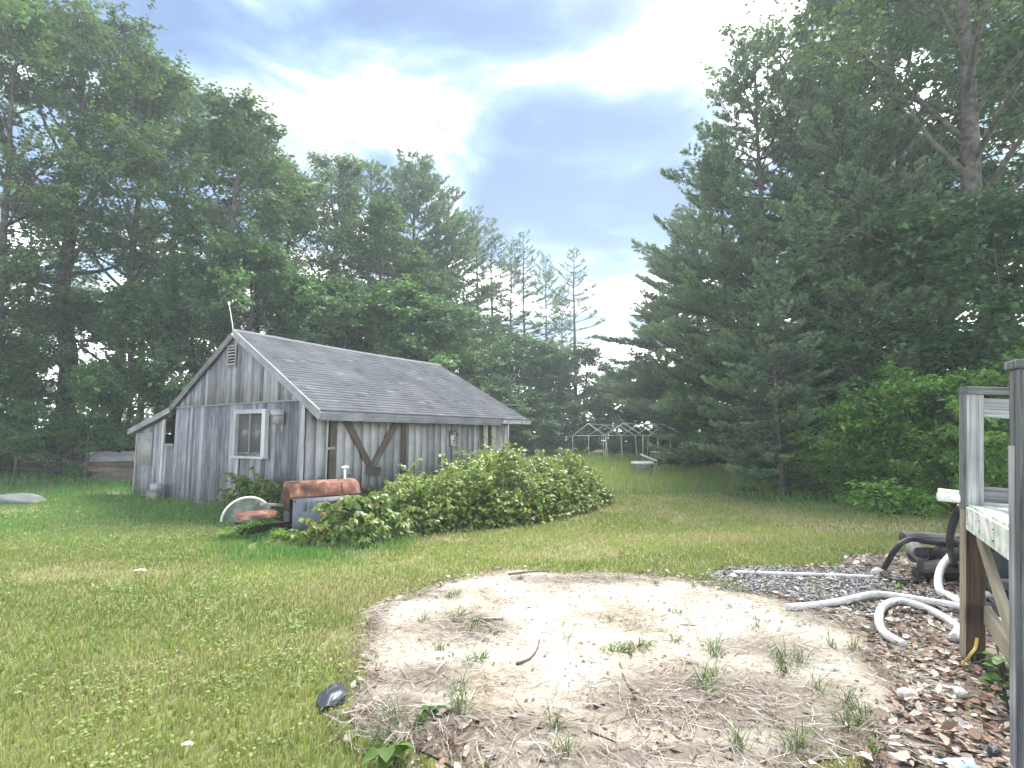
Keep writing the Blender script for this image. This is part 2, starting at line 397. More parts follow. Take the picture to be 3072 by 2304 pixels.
SC, SR = np.array([0.78, 4.72]), 2.12                     # the round patch where a pool stood
def sand_edge(an): return SR * (1 + .05 * np.sin(3 * an + 1) + .035 * np.sin(7 * an) + .02 * np.sin(13 * an + 2))
def sand_d(x, y):
    """signed distance-ish: >0 inside"""
    dx, dy = np.asarray(x) - SC[0], np.asarray(y) - SC[1]
    return sand_edge(np.arctan2(dy, dx)) - np.hypot(dx, dy)
BED = [(2.35, 6.55), (2.75, 6.95), (3.6, 6.95), (4.3, 7.15), (4.7, 7.7), (6.0, 7.9), (7.5, 7.6), (7.5, 1.2), (1.3, 1.2), (1.5, 2.6), (2.0, 3.1), (2.6, 4.0), (2.9, 5.0)]
def in_poly(x, y, P):
    x = np.asarray(x); y = np.asarray(y); c = np.zeros(x.shape, bool); n = len(P)
    for i in range(n):
        x0, y0 = P[i]; x1, y1 = P[(i + 1) % n]
        hit = ((y0 > y) != (y1 > y)) & (x < (x1 - x0) * (y - y0) / ((y1 - y0) + 1e-9) + x0); c ^= hit
    return c
# the leafy dirt bed, a finely notched outline
bp = []
for i in range(len(BED)):
    a, b = np.array(BED[i]), np.array(BED[(i + 1) % len(BED)]); L = np.linalg.norm(b - a); k = max(1, int(L / .12))
    for j in range(k):
        p = a + (b - a) * j / k; bp.append((p[0] + rng.normal(0, .035), p[1] + rng.normal(0, .035), .004))
bm = bmesh.new(); f = bm.faces.new([bm.verts.new(p) for p in bp]); bmesh.ops.triangulate(bm, faces=[f])
me = bpy.data.meshes.new('dirt_bed'); bm.normal_update(); bm.to_mesh(me); bm.free()
tag(obj('dirt_bed', me, M_['mulch']), None, None, kind='structure')

# rotted turf and straw mats on the sand: (x, y, rx, ry, amount)
MATS = [(G(1400, 1890), .42, .38, 1.1), (G(1270, 2040), .36, .26, 1.0), (G(2150, 2110), .75, .42, 1.3), (G(1950, 2120), .5, .3, 1.1), (G(1400, 2200), .8, .25, 1.1), (G(2300, 1960), .45, .3, .75),
        (G(2450, 2180), .5, .3, .9), (G(1750, 1745), .9, .22, .9), (G(1300, 1790), .35, .25, .6), (G(1120, 1870), .14, .6, .7), (G(2400, 1770), .4, .5, .9), (G(2480, 1860), .35, .3, .8), (G(1900, 2280), 1.0, .14, 1.0), (G(1150, 2150), .35, .3, 1.1), (G(2700, 2050), .2, .4, .9), (G(1800, 1850), .2, .15, .35)]
def mat_amt(x, y):
    s = np.zeros(np.shape(x))
    for p, rx, ry, a in MATS: s = np.maximum(s, a * np.exp(-(((x - p.x) / rx) ** 2 + ((y - p.y) / ry) ** 2)))
    return s
rr, aa = np.meshgrid(np.linspace(0, 1, 150), np.linspace(0, 2 * np.pi, 481)[:-1], indexing='ij')
rad = rr ** .8 * sand_edge(aa); X = SC[0] + rad * np.cos(aa); Y = SC[1] + rad * np.sin(aa)
edge = np.clip((1 - rr ** .8) * 6, 0, 1)
ma = np.clip(mat_amt(X, Y) + np.clip(.75 - edge * 1.3, 0, 1) * .9, 0, 1)
Z = .009 + edge * (.012 * fbm(X, Y, 3, 40) + .02 * vnoise(X, Y, 9, 44) ** 2 + .010 * vnoise(X, Y, 24, 45) ** 2 + .015 * ma * (.4 + vnoise(X, Y, 16, 46)))
V = np.stack([X.ravel(), Y.ravel(), Z.ravel()], 1)
nr, na = rr.shape; i = np.arange(nr - 1)[:, None]; j = np.arange(na)[None, :]
Fq = np.stack([i * na + j, (i + 1) * na + j, (i + 1) * na + (j + 1) % na, i * na + (j + 1) % na], -1).reshape(-1, 4)
colm = np.repeat(ma.ravel()[:, None], 3, 1)
tag(obj('sand_patch', np_mesh('sand_patch', V, [Fq], col=colm, smooth=True), M_['sand']), None, None, kind='structure')
def sand_z(x, y):
    return np.where(sand_d(x, y) > 0, .02, .006)
#@@PART2
# ------------------------------------------------------------------ the shed
A_ = G(516, 1497); B_ = G(906, 1546)
WID = (B_ - A_).length; ANG = math.atan2(B_.y - A_.y, B_.x - A_.x)
LEN = 8.05; PLATE = 2.46; EAVE_OV = .60; EAVE_Z = 2.2; RIDGE_Z = 4.25; MID = WID / 2
SLOPE = (RIDGE_Z - EAVE_Z) / (MID + EAVE_OV)
shed = thing('shed', 'weathered grey board shed with shingled gable roof and a lean-to on its left side', 'shed', A_, ANG)
def roof_z(u): return RIDGE_Z - SLOPE * abs(u - MID)
def T(x, y, z): return Matrix.Translation((x, y, z))
def board_mesh(name, x0, x1, zb, zt0, zt1, th, lean=0.0):
    """vertical board whose top may slope; local origin at its middle"""
    cx = (x0 + x1) / 2; x0 -= cx; x1 -= cx
    v = [(x0, 0, zb), (x1, 0, zb), (x1, 0, zt1), (x0, 0, zt0), (x0, th, zb), (x1, th, zb), (x1, th, zt1), (x0, th, zt0)]
    return MB().poly(v, [(0, 1, 2, 3), (5, 4, 7, 6), (4, 0, 3, 7), (1, 5, 6, 2), (3, 2, 6, 7), (4, 5, 1, 0)]).mesh(name), cx
# gable wall: a dark backing sheet and the boards in front of it
gw = MB().poly([(0, 0, 0), (WID, 0, 0), (WID, 0, PLATE), (MID, 0, RIDGE_Z - .16), (0, 0, PLATE)], [(0, 1, 2), (0, 2, 4), (4, 2, 3)]).mesh('gable_wall')
gable = obj('gable_wall', gw, M_['dark_void'], shed)
u = 0.0; k = 0
while u < WID - .03:
    w = random.choice((.10, .13, .15, .15, .19, .2)); w = min(w, WID - u)
    me, cx = board_mesh('board', u + .005, u + w - .005, random.uniform(-.05, .02), PLATE - .01, PLATE - .01, .022)
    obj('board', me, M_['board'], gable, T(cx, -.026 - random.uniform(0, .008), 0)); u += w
u = 0.0
while u < WID - .03:
    w = random.choice((.11, .13, .14, .15)); w = min(w, WID - u)
    z0, z1 = roof_z(u) - .13, roof_z(u + w) - .13
    if u < MID < u + w: z0 = z1 = min(z0, z1)
    me, cx = board_mesh('board', u + .005, u + w - .005, PLATE - .03 + random.uniform(-.015, .01), z0, z1, .022)
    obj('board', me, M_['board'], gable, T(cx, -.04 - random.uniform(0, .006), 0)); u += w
beam('joint_strip', (0, -.065, PLATE - .04), (WID, -.065, PLATE - .02), .012, .03, M_['trim'], gable)
# long wall facing the yard: wide pale boards, timbers
lw = MB().poly([(WID, 0, 0), (WID, LEN, 0), (WID, LEN, PLATE), (WID, 0, PLATE)], [(0, 1, 2, 3)]).mesh('long_wall')
longw = obj('long_wall', lw, M_['dark_void'], shed)
v = 0.0
RZ = Matrix.Rotation(R(90), 4, 'Z')
while v < LEN - .05:
    w = random.uniform(.25, .28); w = min(w, LEN - v)
    me, cx = board_mesh('board', v + .004, v + w - .004, random.uniform(-.05, .0), PLATE - .05, PLATE - .05, .02)
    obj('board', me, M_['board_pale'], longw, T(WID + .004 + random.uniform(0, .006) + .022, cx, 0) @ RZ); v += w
xo = WID + .034
corner = beam('corner_board', (WID + .006, -.062, -.03), (WID + .006, -.062, PLATE + .02), .11, .02, M_['board_pale'], gable, up=(0, 1, 0))
def wallpost(name, v0, v1, z0, z1, wd, mat, x=0.0, th=.03): return beam(name, (xo + th / 2 + x, v0, z0), (xo + th / 2 + x, v1, z1), wd, th, mat, longw, up=(1, 0, 0))
wallpost('door_post', .70, .72, 0, 2.25, .17, M_['brownwood'])
wallpost('door_gap', .585, .60, 0, 2.25, .035, M_['dark_void'], 0, .012)
hg = wallpost('hinge', .50, .74, 1.39, 1.40, .05, M_['steel'], .034, .012)
wallpost('brace', .90, 1.78, 2.22, .94, .16, M_['brownwood'], .034, .035)
wallpost('brace', 2.78, 1.80, 2.22, .90, .16, M_['brownwood'], .072, .035)
wallpost('knee_block', 1.60, 2.05, .86, .80, .20, M_['brownwood'], .11, .03)
wallpost('door_post', 2.95, 2.95, 0, 2.25, .17, M_['brownwood'])
wallpost('door_post', 6.42, 6.42, 0, 2.2, .17, M_['brownwood'])
wallpost('white_board', 6.64, 6.64, 0, 2.2, .22, M_['whiteboard'])
wallpost('door_post', 6.86, 6.86, 0, 2.2, .16, M_['rust_dark'])
wallpost('white_board', 7.08, 7.08, 0, 2.2, .20, M_['whiteboard'])
# the two hidden walls
bw = MB().poly([(0, LEN, 0), (WID, LEN, 0), (WID, LEN, PLATE), (MID, LEN, RIDGE_Z - .16), (0, LEN, PLATE)], [(2, 1, 0), (4, 2, 0), (3, 2, 4)]).mesh('back_wall'); obj('back_wall', bw, M_['board'], shed)
sw = MB().poly([(0, 0, 0), (0, LEN, 0), (0, LEN, PLATE), (0, 0, PLATE)], [(3, 2, 1, 0)]).mesh('side_wall'); obj('side_wall', sw, M_['board'], shed)
# roof: deck slab and courses of shingles
FO = .10; E_END, R_END = 8.38, 7.55; LEFT_OV = .30
def rp(side, a, b):
    """point on the roof: a 0..1 eave to ridge, b 0..1 front to back"""
    u0 = WID + EAVE_OV if side > 0 else -LEFT_OV
    u = u0 + (MID - u0) * a; z = roof_z(u)
    end = E_END + (R_END - E_END) * a
    sag = -.035 * math.sin(math.pi * b) * a
    return Vector((u, -FO + (end + FO) * b, z + sag))
rd = MB()
for side in (1, -1):
    n = 8; top = [[rp(side, a, i / n) for i in range(n + 1)] for a in (0, 1)]; dz = Vector((0, 0, -.05))
    for i in range(n):
        q = [top[0][i], top[0][i + 1], top[1][i + 1], top[1][i]]
        vs = q + [p + dz for p in q]
        fs = [(0, 1, 2, 3), (7, 6, 5, 4), (0, 4, 5, 1)] + ([(0, 3, 7, 4)] if i == 0 else []) + ([(1, 5, 6, 2)] if i == n - 1 else [])
        rd.poly(vs, fs)
roof = obj('roof', rd.mesh('roof'), M_['brownwood'], shed)
NC = 30
for side in (1, -1):
    nrm = Vector((SLOPE * side, 0, 1)).normalized()
    for c in range(NC if side > 0 else 20):
        tot = NC if side > 0 else 20
        a0 = c / tot - .004; a1 = (c + 1.25) / tot
        a1 = min(a1, 1.0)
        V, Fq, colr = [], [], []
        b = -.002; nb = 0
        while b < 1.0:
            wb = random.uniform(.028, .036); b1 = min(b + wb, 1.003)
            lift = .010 + random.uniform(0, .007); da = random.uniform(-.0025, .0025)
            cv = random.uniform(.92, 1.08)
            if random.random() < .02: cv = 1.45
            if random.random() < .03: cv *= .72
            if b1 - b > .004:
                p = [rp(side, max(a0 + da, -.012), b) + nrm * (lift + .006), rp(side, max(a0 + da, -.012), b1 - .0006) + nrm * (lift + .006), rp(side, a1, b1 - .0006) + nrm * .004, rp(side, a1, b) + nrm * .004]
                q = [p[0] - nrm * .012, p[1] - nrm * .012]
                k = len(V); V += [tuple(x) for x in p + q]; colr += [(cv, cv, cv)] * 6
                Fq += [(k, k + 1, k + 2, k + 3) if side > 0 else (k + 3, k + 2, k + 1, k), (k + 4, k + 5, k + 1, k) if side > 0 else (k, k + 1, k + 5, k + 4)]
            b = b1
        obj('shingle_course', np_mesh('shingle_course', np.array(V), [np.array(Fq)], col=np.array(colr)), M_['shingle'], roof)
rc = MB(); n = 24
for i in range(n):
    p0, p1 = rp(1, 1, i / n), rp(1, 1, (i + 1) / n + .008); up = Vector((0, 0, .022 + .004 * (i % 2)))
    dl, dr = Vector((-.14, 0, -.14 * SLOPE)), Vector((.14, 0, -.14 * SLOPE))
    rc.poly([p0 + up + dl, p0 + up, p0 + up + dr, p1 + up + dl, p1 + up, p1 + up + dr], [(0, 1, 4, 3), (1, 2, 5, 4)])
rcm = rc.mesh('ridge_cap'); a = rcm.color_attributes.new('Col', 'FLOAT_COLOR', 'POINT'); a.data.foreach_set('color', np.full(len(rcm.vertices) * 4, .95, np.float32))
obj('ridge_cap', rcm, M_['shingle'], roof)
# eave fascia, rakes, gutter stub
e0, e1 = rp(1, 0, 0), rp(1, 0, .80); dn = Vector((.006, 0, -.115))
beam('fascia', e0 + dn + Vector((.012, 0, 0)), e1 + dn + Vector((.012, 0, 0)), .025, .19, M_['trim'], roof, up=(0, 0, 1))
e2, e3 = rp(1, 0, .798), rp(1, 0, 1.0)
gut = MB(); pr = [(-.01, -.02), (-.01, -.12), (.03, -.15), (.09, -.15), (.11, -.10), (.11, -.03)]
for i, (px_, pz_) in enumerate(pr[:-1]):
    qx, qz = pr[i + 1]
    gut.poly([e2 + Vector((px_, 0, pz_)), e3 + Vector((px_, 0, pz_)), e3 + Vector((qx, 0, qz)), e2 + Vector((qx, 0, qz))], [(0, 1, 2, 3), (3, 2, 1, 0)])
obj('gutter', gut.mesh('gutter'), M_['pipe'], roof)
fr = Vector((0, -.016, -.10))
beam('rake_board', rp(1, 0, 0) + fr + Vector((.03, 0, -.03)), rp(1, 1, 0) + fr + Vector((0, 0, 0)), .16, .03, M_['trim'], roof, up=(0, 1, 0))
beam('rake_board', rp(-1, 0, 0) + fr, rp(-1, 1, 0) + fr + Vector((-.04, .002, -.02)), .16, .03, M_['greypost_dark'], roof, up=(0, 1, 0))
beam('drip_edge', rp(1, 0, 0) + Vector((.03, -.03, -.006)), rp(1, 1, 0) + Vector((0, -.03, .008)), .018, .025, M_['board_pale'], roof, up=(0, 1, 0))
# gable vent
vent = obj('gable_vent', MB().box((0, 0, 0), (.36, .02, .50)).mesh('gable_vent'), M_['dark_void'], shed, T(2.63, -.075, 3.60))
for sx_ in (-.17, .17): beam('frame', (sx_, -.012, -.25), (sx_, -.012, .25), .03, .03, M_['trim'], vent, up=(0, 1, 0))
for sz_ in (-.25, .25): beam('frame', (-.185, -.014, sz_), (.185, -.014, sz_), .03, .03, M_['trim'], vent)
for i in range(6): beam('slat', (-.15, -.016, -.19 + i * .076), (.15, -.016, -.19 + i * .076), .045, .012, M_['board_pale'], vent, up=(0, -1, 1))
# sliding window standing proud of the wall
W0, W1, WZ0, WZ1 = 3.0, 4.24, 1.20, 2.27
win = obj('window', MB().box((0, 0, 0), (W1 - W0 - .1, .02, WZ1 - WZ0 - .1)).mesh('window'), M_['curtain'], shed, T((W0 + W1) / 2, -.075, (WZ0 + WZ1) / 2))
hw, hh = (W1 - W0) / 2, (WZ1 - WZ0) / 2
for sx_, dw in ((-1, .085), (1, .13)): beam('frame', (sx_ * (hw - dw / 2), -.05, -hh), (sx_ * (hw - dw / 2), -.05, hh), dw, .10, M_['board_pale'], win, up=(0, 1, 0))
beam('frame', (-hw + .086, -.052, hh - .045), (hw - .131, -.052, hh - .045), .10, .09, M_['board_pale'], win)
beam('sill', (-hw - .03, -.07, -hh - .02), (hw + .03, -.07, -hh - .02), .15, .05, M_['board_pale'], win)
obj('pane', MB().box((-.27, -.028, 0), (.49, .006, WZ1 - WZ0 - .19)).mesh('pane'), M_['glass'], win)
obj('pane', MB().box((.22, -.036, 0), (.46, .006, WZ1 - WZ0 - .19)).mesh('pane'), M_['glass'], win)
beam('mullion', (-.02, -.05, -hh + .05), (-.02, -.05, hh - .09), .03, .03, M_['trim'], win, up=(0, 1, 0))
beam('batten', (W0 + .02, -.07, 0), (W0 + .05, -.07, WZ0 - .05), .12, .02, M_['board_pale'], gable, up=(0, 1, 0))
# lean-to on the left
LX = 2.12; LZ0, LZ1 = 1.83, 2.44
lean = obj('lean_to_wall', MB().poly([(-LX, .02, 0), (-.62, .02, 0), (-.62, .02, 2.12), (-LX, .02, 1.72)], [(0, 1, 2, 3)]).poly([(-LX, .02, 0), (-LX, 2.6, 0), (-LX, 2.6, 1.72), (-LX, .02, 1.72)], [(3, 2, 1, 0)]).mesh('lean_to_wall'), M_['dark_void'], shed)
u = -LX
while u < -.08:
    w = random.choice((.13, .15, .15, .18)); w = min(w, -.06 - u)
    top = 1.76 + (u + LX) * .24
    if u > -.68: top = 1.38
    me, cx = board_mesh('board', u + .005, u + w - .005, random.uniform(-.05, .0), top, top + (w * .24 if u <= -.68 else 0), .02)
    obj('board', me, M_['board'], lean, T(cx, -.004 - random.uniform(0, .006), 0)); u += w
beam('post', (-.62, -.02, 0), (-.62, -.02, 2.12), .09, .05, M_['board_pale'], lean, up=(0, 1, 0))
beam('sill_rail', (-.58, -.02, 1.42), (-.03, -.02, 1.42), .05, .08, M_['trim'], lean)
obj('patch_panel', MB().box((0, 0, 0), (.86, .018, .9)).mesh('patch_panel'), M_['curtain'], lean, T(-1.64, -.028, 1.30))
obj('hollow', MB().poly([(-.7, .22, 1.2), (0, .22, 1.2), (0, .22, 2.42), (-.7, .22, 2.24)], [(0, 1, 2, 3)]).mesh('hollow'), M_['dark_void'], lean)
beam('corner_board', (-LX - .01, -.02, -.02), (-LX - .01, -.02, 1.74), .07, .05, M_['trim'], lean, up=(0, 1, 0))
lr0, lr1 = Vector((-LX - .28, 0, 1.84)), Vector((-.06, 0, 2.44))
lroof = obj('lean_to_roof', MB().poly([lr0 + Vector((0, -.14, 0)), lr1 + Vector((0, -.14, 0)), lr1 + Vector((0, 2.8, 0)), lr0 + Vector((0, 2.8, 0)), lr0 + Vector((0, -.14, -.03)), lr1 + Vector((0, -.14, -.03)), lr1 + Vector((0, 2.8, -.03)), lr0 + Vector((0, 2.8, -.03))], [(0, 1, 2, 3), (7, 6, 5, 4), (0, 4, 5, 1), (0, 3, 7, 4), (1, 5, 6, 2)]).mesh('lean_to_roof'), M_['greypost_dark'], shed)
beam('fascia', lr0 + Vector((0, -.16, -.07)), lr1 + Vector((0, -.16, -.08)), .15, .03, M_['trim'], lroof, up=(0, 1, 0))
beam('rafter_end', (-.16, -.10, 2.16), (-.16, -.10, 2.36), .09, .06, M_['brownwood'], lroof, up=(0, 1, 0))

# white mast on the gable peak
SM = Matrix.Translation(A_) @ Matrix.Rotation(ANG, 4, 'Z')
pk = SM @ Vector((MID, -FO - .03, RIDGE_Z))
mast = thing('roof_mast', 'thin white leaning mast standing at the peak of the shed gable', 'mast', pk)
obj('pole', MB().tube([(.02, 0, -.20), (-.02, 0, .1), (-.13, 0, .62)], [.013, .012, .008], 6).mesh('pole'), M_['pipe'], mast)
obj('tip', MB().tube([(-.12, 0, .58), (-.128, 0, .62), (-.136, 0, .66), (-.142, 0, .69)], [.012, .028, .028, .010], 8).mesh('tip', True), M_['white'], mast)
obj('clamp', MB().box((.012, 0, -.12), (.09, .03, .05)).mesh('clamp'), M_['white'], mast)

# bird houses
def birdhouse(loc, rz, w, h, d, mat, roofm, label, tall):
    t = thing('birdhouse', label, 'birdhouse', loc, rz, 'birdhouses on the shed')
    body = MB().poly([(-w / 2, -d, 0), (w / 2, -d, 0), (w / 2, -d, h * .78), (0, -d, h), (-w / 2, -d, h * .78), (-w / 2, 0, 0), (w / 2, 0, 0), (w / 2, 0, h * .78), (0, 0, h), (-w / 2, 0, h * .78)],
                     [(0, 1, 2), (0, 2, 4), (4, 2, 3), (1, 6, 7, 2), (5, 0, 4, 9), (2, 7, 8, 3), (9, 4, 3, 8), (5, 6, 1, 0), (7, 6, 5), (9, 7, 5), (8, 7, 9)]).mesh('box')
    obj('box', body, mat, t)
    for s in (-1, 1):
        p0 = Vector((0, 0, h + .018)); p1 = Vector((s * (w / 2 + .05), 0, h * .78 - .028))
        obj('roof', MB().poly([p0 + Vector((0, -d - .05, 0)), p1 + Vector((0, -d - .05, 0)), p1 + Vector((0, .0, 0)), p0 + Vector((0, 0, 0))] + [q + Vector((0, y, -.016)) for q, y in ((p0, -d - .05), (p1, -d - .05), (p1, 0), (p0, 0))], [(0, 1, 2, 3), (7, 6, 5, 4), (0, 4, 5, 1), (1, 5, 6, 2), (2, 6, 7, 3)]).mesh('roof'), roofm, t)
    for hz in ((.30, .52, .72) if tall else (.5,)):
        obj('entrance', MB().tube([(0, -d - .004, h * hz), (0, -d + .01, h * hz)], .022 if tall else .028, 12).mesh('entrance'), M_['dark_void'], t)
    if tall: obj('back_plate', MB().box((-.07, -.012, h * .42), (.05, .02, h * 1.05)).mesh('back_plate'), M_['dark_void'], t); obj('ledge', MB().box((0, -d - .03, -.012), (w + .12, .13, .02)).mesh('ledge'), mat, t)
    else: obj('bracket', MB().box((.05, -.03, -.10), (.03, .03, .2)).mesh('bracket'), M_['steel'], t)
    return t
bl = SM @ Vector((4.74, -.062, 1.93)); birdhouse(bl, ANG - .5, .20, .30, .22, M_['trim'], M_['board_pale'], 'small grey birdhouse mounted beside the shed window', False)
bl = SM @ Vector((WID + .036, 4.93, 1.40)); birdhouse(bl, ANG + R(90), .17, .42, .10, M_['whiteboard'], M_['trim'], 'tall white birdhouse with several holes on the long shed wall', True)

# flat-roofed annex peeping over the far end of the roof
an = thing('annex', 'small pale annex with dark flat roof behind the far end of the shed', 'outbuilding', SM @ Vector((3.4, 9.4, 0)), ANG)
obj('wall', MB().box((0, 0, 1.35), (1.5, 1.2, 2.7)).mesh('wall'), M_['whiteboard'], an)
obj('roof', MB().box((.1, 0, 2.74), (2.3, 1.6, .06), Matrix.Rotation(R(-3), 3, 'Y')).mesh('roof'), M_['greypost_dark'], an)
beam('post', (1.15, -.7, 0), (1.15, -.7, 2.66), .07, .07, M_['greypost_dark'], an, up=(0, 1, 0))

# ------------------------------------------------------------------ derelict tractor in the brambles
tp = Vector((-3.42, 9.75, 0)); trz = R(36)
tr = thing('derelict_tractor', 'derelict garden tractor with rusty hood and slate grey side panel sunk in brambles', 'tractor', tp, trz)
Lh, hwid = .62, .30
prof = [(-hwid, .60), (-hwid, .64), (-.20, .83), (-.08, .88), (.08, .88), (.20, .83), (hwid, .64), (hwid, .60)]
def extr(prof, x0, x1, tilt=.0):
    V, Fc = [], []; n = len(prof)
    for x in (x0, x1): V += [(x, y, z + tilt * x) for y, z in prof]
    for i in range(n - 1): Fc.append((i, i + 1, n + i + 1, n + i))
    return V, Fc, n
V, Fc, n = extr(prof, -Lh, Lh - .06)
nose = [(Lh, y * .86, z - .05 * (z > .7)) for y, z in prof]
V += nose
for i in range(n - 1): Fc.append((n + i, n + i + 1, 2 * n + i + 1, 2 * n + i))
hd = MB().poly(V, Fc)
for base in (0, 2 * n):
    idx = list(range(base, base + n))
    for i in range(1, n - 1): hd.T.append((idx[0], idx[i + 1], idx[i]) if base == 0 else (idx[0], idx[i], idx[i + 1]))
hood = obj('hood', hd.mesh('hood'), M_['rust'], tr)
obj('lip', MB().box((0, -hwid - .008, .625), (2 * Lh, .02, .035)).mesh('lip'), M_['rust_dark'], hood)
obj('side_panel', MB().box((.02, -hwid - .002, .31), (2 * Lh - .06, .015, .60)).mesh('side_panel'), M_['panel'], tr)
obj('side_panel', MB().box((.02, hwid, .31), (2 * Lh - .06, .015, .60)).mesh('side_panel'), M_['panel'], tr)
obj('dash', MB().poly([(-Lh - .01, -hwid, .40), (-Lh - .01, hwid, .40), (-Lh - .01, hwid, .66), (-Lh - .01, .2, .79), (-Lh - .01, -.2, .79), (-Lh - .01, -hwid, .66), (-Lh + .02, -hwid, .40), (-Lh + .02, hwid, .40)], [(5, 0, 1, 2), (5, 2, 3, 4), (0, 6, 7, 1)]).mesh('dash'), M_['rust_dark'], tr)
obj('engine_block', MB().box((0, 0, .30), (1.0, .38, .5)).mesh('engine_block'), M_['dark_void'], tr)
for i in range(5): obj('louver', MB().box((-.38 + i * .10, -hwid - .012, .47), (.05, .012, .16)).mesh('louver'), M_['panel'], tr)
for bx_, bz_ in ((-.54, .56), (.54, .56), (-.54, .1), (.54, .1)): obj('bolt', MB().tube([(bx_, -hwid - .004, bz_), (bx_, -hwid - .022, bz_)], .014, 8).mesh('bolt'), M_['rust_dark'], tr)
obj('hood_seam', MB().box((.28, -.255, .735), (.012, .012, .22), Matrix.Rotation(R(-28), 3, 'X')).mesh('hood_seam'), M_['rust_dark'], hood)
ex = obj('exhaust', MB().tube([(.42, .05, .80), (.42, .05, 1.08)], .024, 10).mesh('exhaust', True), M_['pipe'], tr)
obj('cap', MB().tube([(.42, .05, 1.065), (.42, .05, 1.08), (.42, .05, 1.10), (.42, .05, 1.115)], [.03, .075, .07, .02], 12).mesh('cap', True), M_['pipe'], ex)
fn = MB(); an_ = [R(a) for a in range(0, 181, 12)]; fr_ = .36; fcx = -1.18
for i in range(len(an_) - 1):
    p = [(fcx - fr_ * math.cos(an_[i]) * 1.05, .24, .26 + fr_ * math.sin(an_[i])), (fcx - fr_ * math.cos(an_[i + 1]) * 1.05, .24, .26 + fr_ * math.sin(an_[i + 1]))]
    fn.poly([p[0], p[1], (p[1][0], .26, p[1][2]), (p[0][0], .26, p[0][2])], [(0, 1, 2, 3)])
    fn.poly([p[0], p[1], (fcx, .24, .2)], [(0, 1, 2)]); fn.poly([(p[0][0], .26, p[0][2]), (p[1][0], .26, p[1][2]), (fcx, .26, .2)], [(2, 1, 0)])
fend = obj('fender', fn.mesh('fender'), M_['fender'], tr)
rim = MB().tube([(fcx - (fr_ + .01) * math.cos(a) * 1.05, .2, .26 + (fr_ + .01) * math.sin(a)) for a in an_[:-2]], .019, 8)
obj('rim', rim.mesh('rim', True), M_['white'], fend)
obj('seat', MB().poly([(-1.420, -0.440, 0.390), (-0.880, -0.440, 0.410), (-0.800, -0.260, 0.430), (-0.800, 0.000, 0.430), (-1.380, 0.000, 0.420), (-1.420, -0.440, 0.340), (-0.880, -0.440, 0.350), (-0.800, -0.260, 0.370), (-0.800, 0.000, 0.370), (-1.380, 0.000, 0.370)], [(0, 1, 2), (0, 2, 3), (0, 3, 4), (0, 5, 6, 1), (1, 6, 7, 2), (2, 7, 8, 3), (4, 9, 5, 0), (3, 8, 9, 4)]).mesh('seat'), M_['rust'], tr)
obj('steering_rod', MB().tube([(-1.02, .05, .52), (-.62, .02, .47)], .028, 8).mesh('steering_rod', True), M_['steel'], tr)
obj('seat_strut', MB().tube([(-1.05, -.1, .39), (-.68, -.16, .24)], .022, 6).mesh('seat_strut'), M_['rust_dark'], tr)
obj('frame_rail', MB().box((-.3, 0, .12), (2.1, .34, .09)).mesh('frame_rail'), M_['dark_void'], tr)
obj('bumper', MB().box((.93, -.02, .40), (.58, .30, .05)).mesh('bumper'), M_['stone'], tr)
def wheel(x, y, r, w):
    ty = obj('wheel', MB().tube([(x, y - w / 2, r), (x, y - w / 2 + .02, r), (x, y + w / 2 - .02, r), (x, y + w / 2, r)], [r * .86, r, r, r * .86], 20).mesh('wheel'), M_['black'], tr)
    obj('rim', MB().tube([(x, y - w / 2 - .008, r), (x, y + w / 2 + .008, r)], r * .5, 14).mesh('rim'), M_['rust_dark'], ty)
wheel(-1.1, .42, .24, .2); wheel(.52, -.36, .19, .13); wheel(.52, .36, .19, .13)
obj('guard', MB().tube([(.12 + .19 * math.cos(R(a)), -.36, .40 + .12 * math.sin(R(a))) for a in range(0, 181, 20)], .03, 8).mesh('guard', True), M_['rust_dark'], tr)

# ------------------------------------------------------------------ pipe shelters, well, table, brush pile far back
def shelter(name, label, px0, Y0, n, w=1.3, ez=1.66, pz=2.42):
    p0 = Vector(((px0 - CX) / F * Y0 * 1.0, Y0, 0)); t = thing(name, label, 'shelter frame', p0, 0, 'bare pipe shelter frames')
    st = Vector((1.33, 1.6, 0)); g = Vector((.77, -.64, 0)) * w; r = .034
    pk = [st * i + Vector((random.uniform(-.05, .05), 0, pz + random.uniform(-.05, .05))) for i in range(n)]
    lf = [st * i - g + Vector((0, 0, ez)) for i in range(n)]; rt = [st * i + g + Vector((0, 0, ez)) for i in range(n)]
    for i in range(n):
        for q in (lf[i], rt[i]):
            obj('leg', MB().tube([Vector((q.x + random.uniform(-.12, .12), q.y + random.uniform(-.1, .1), 0)), q], r, 6).mesh('leg'), M_['dull_pipe'], t)
            obj('rafter', MB().tube([q, pk[i]], r, 6).mesh('rafter'), M_['dull_pipe'], t)
        if i < n - 1:
            for s_, nm in ((pk, 'ridge_pipe'), (lf, 'eave_pipe'), (rt, 'eave_pipe')):
                obj(nm, MB().tube([s_[i], s_[i + 1]], r * .85, 6).mesh(nm), M_['dull_pipe'], t)
shelter('shelter_frame', 'left one of the two bare white pipe shelter frames', 1765, 36, 3)
shelter('shelter_frame', 'right longer one of the bare white pipe shelter frames', 1870, 34, 4)
wl = thing('well', 'round concrete well ring with a white rim in the long grass', 'well', (5.55, 22.9, 0))
ring = [(.44, 0), (.46, .52), (.40, .52), (.39, 0)]
V, Fc = [], []; n = 28
for r_, z_ in ring: V += [(r_ * math.cos(2 * math.pi * k / n), r_ * math.sin(2 * math.pi * k / n), z_) for k in range(n)]
for i in range(3):
    for k in range(n): Fc.append((i * n + k, i * n + (k + 1) % n, (i + 1) * n + (k + 1) % n, (i + 1) * n + k))
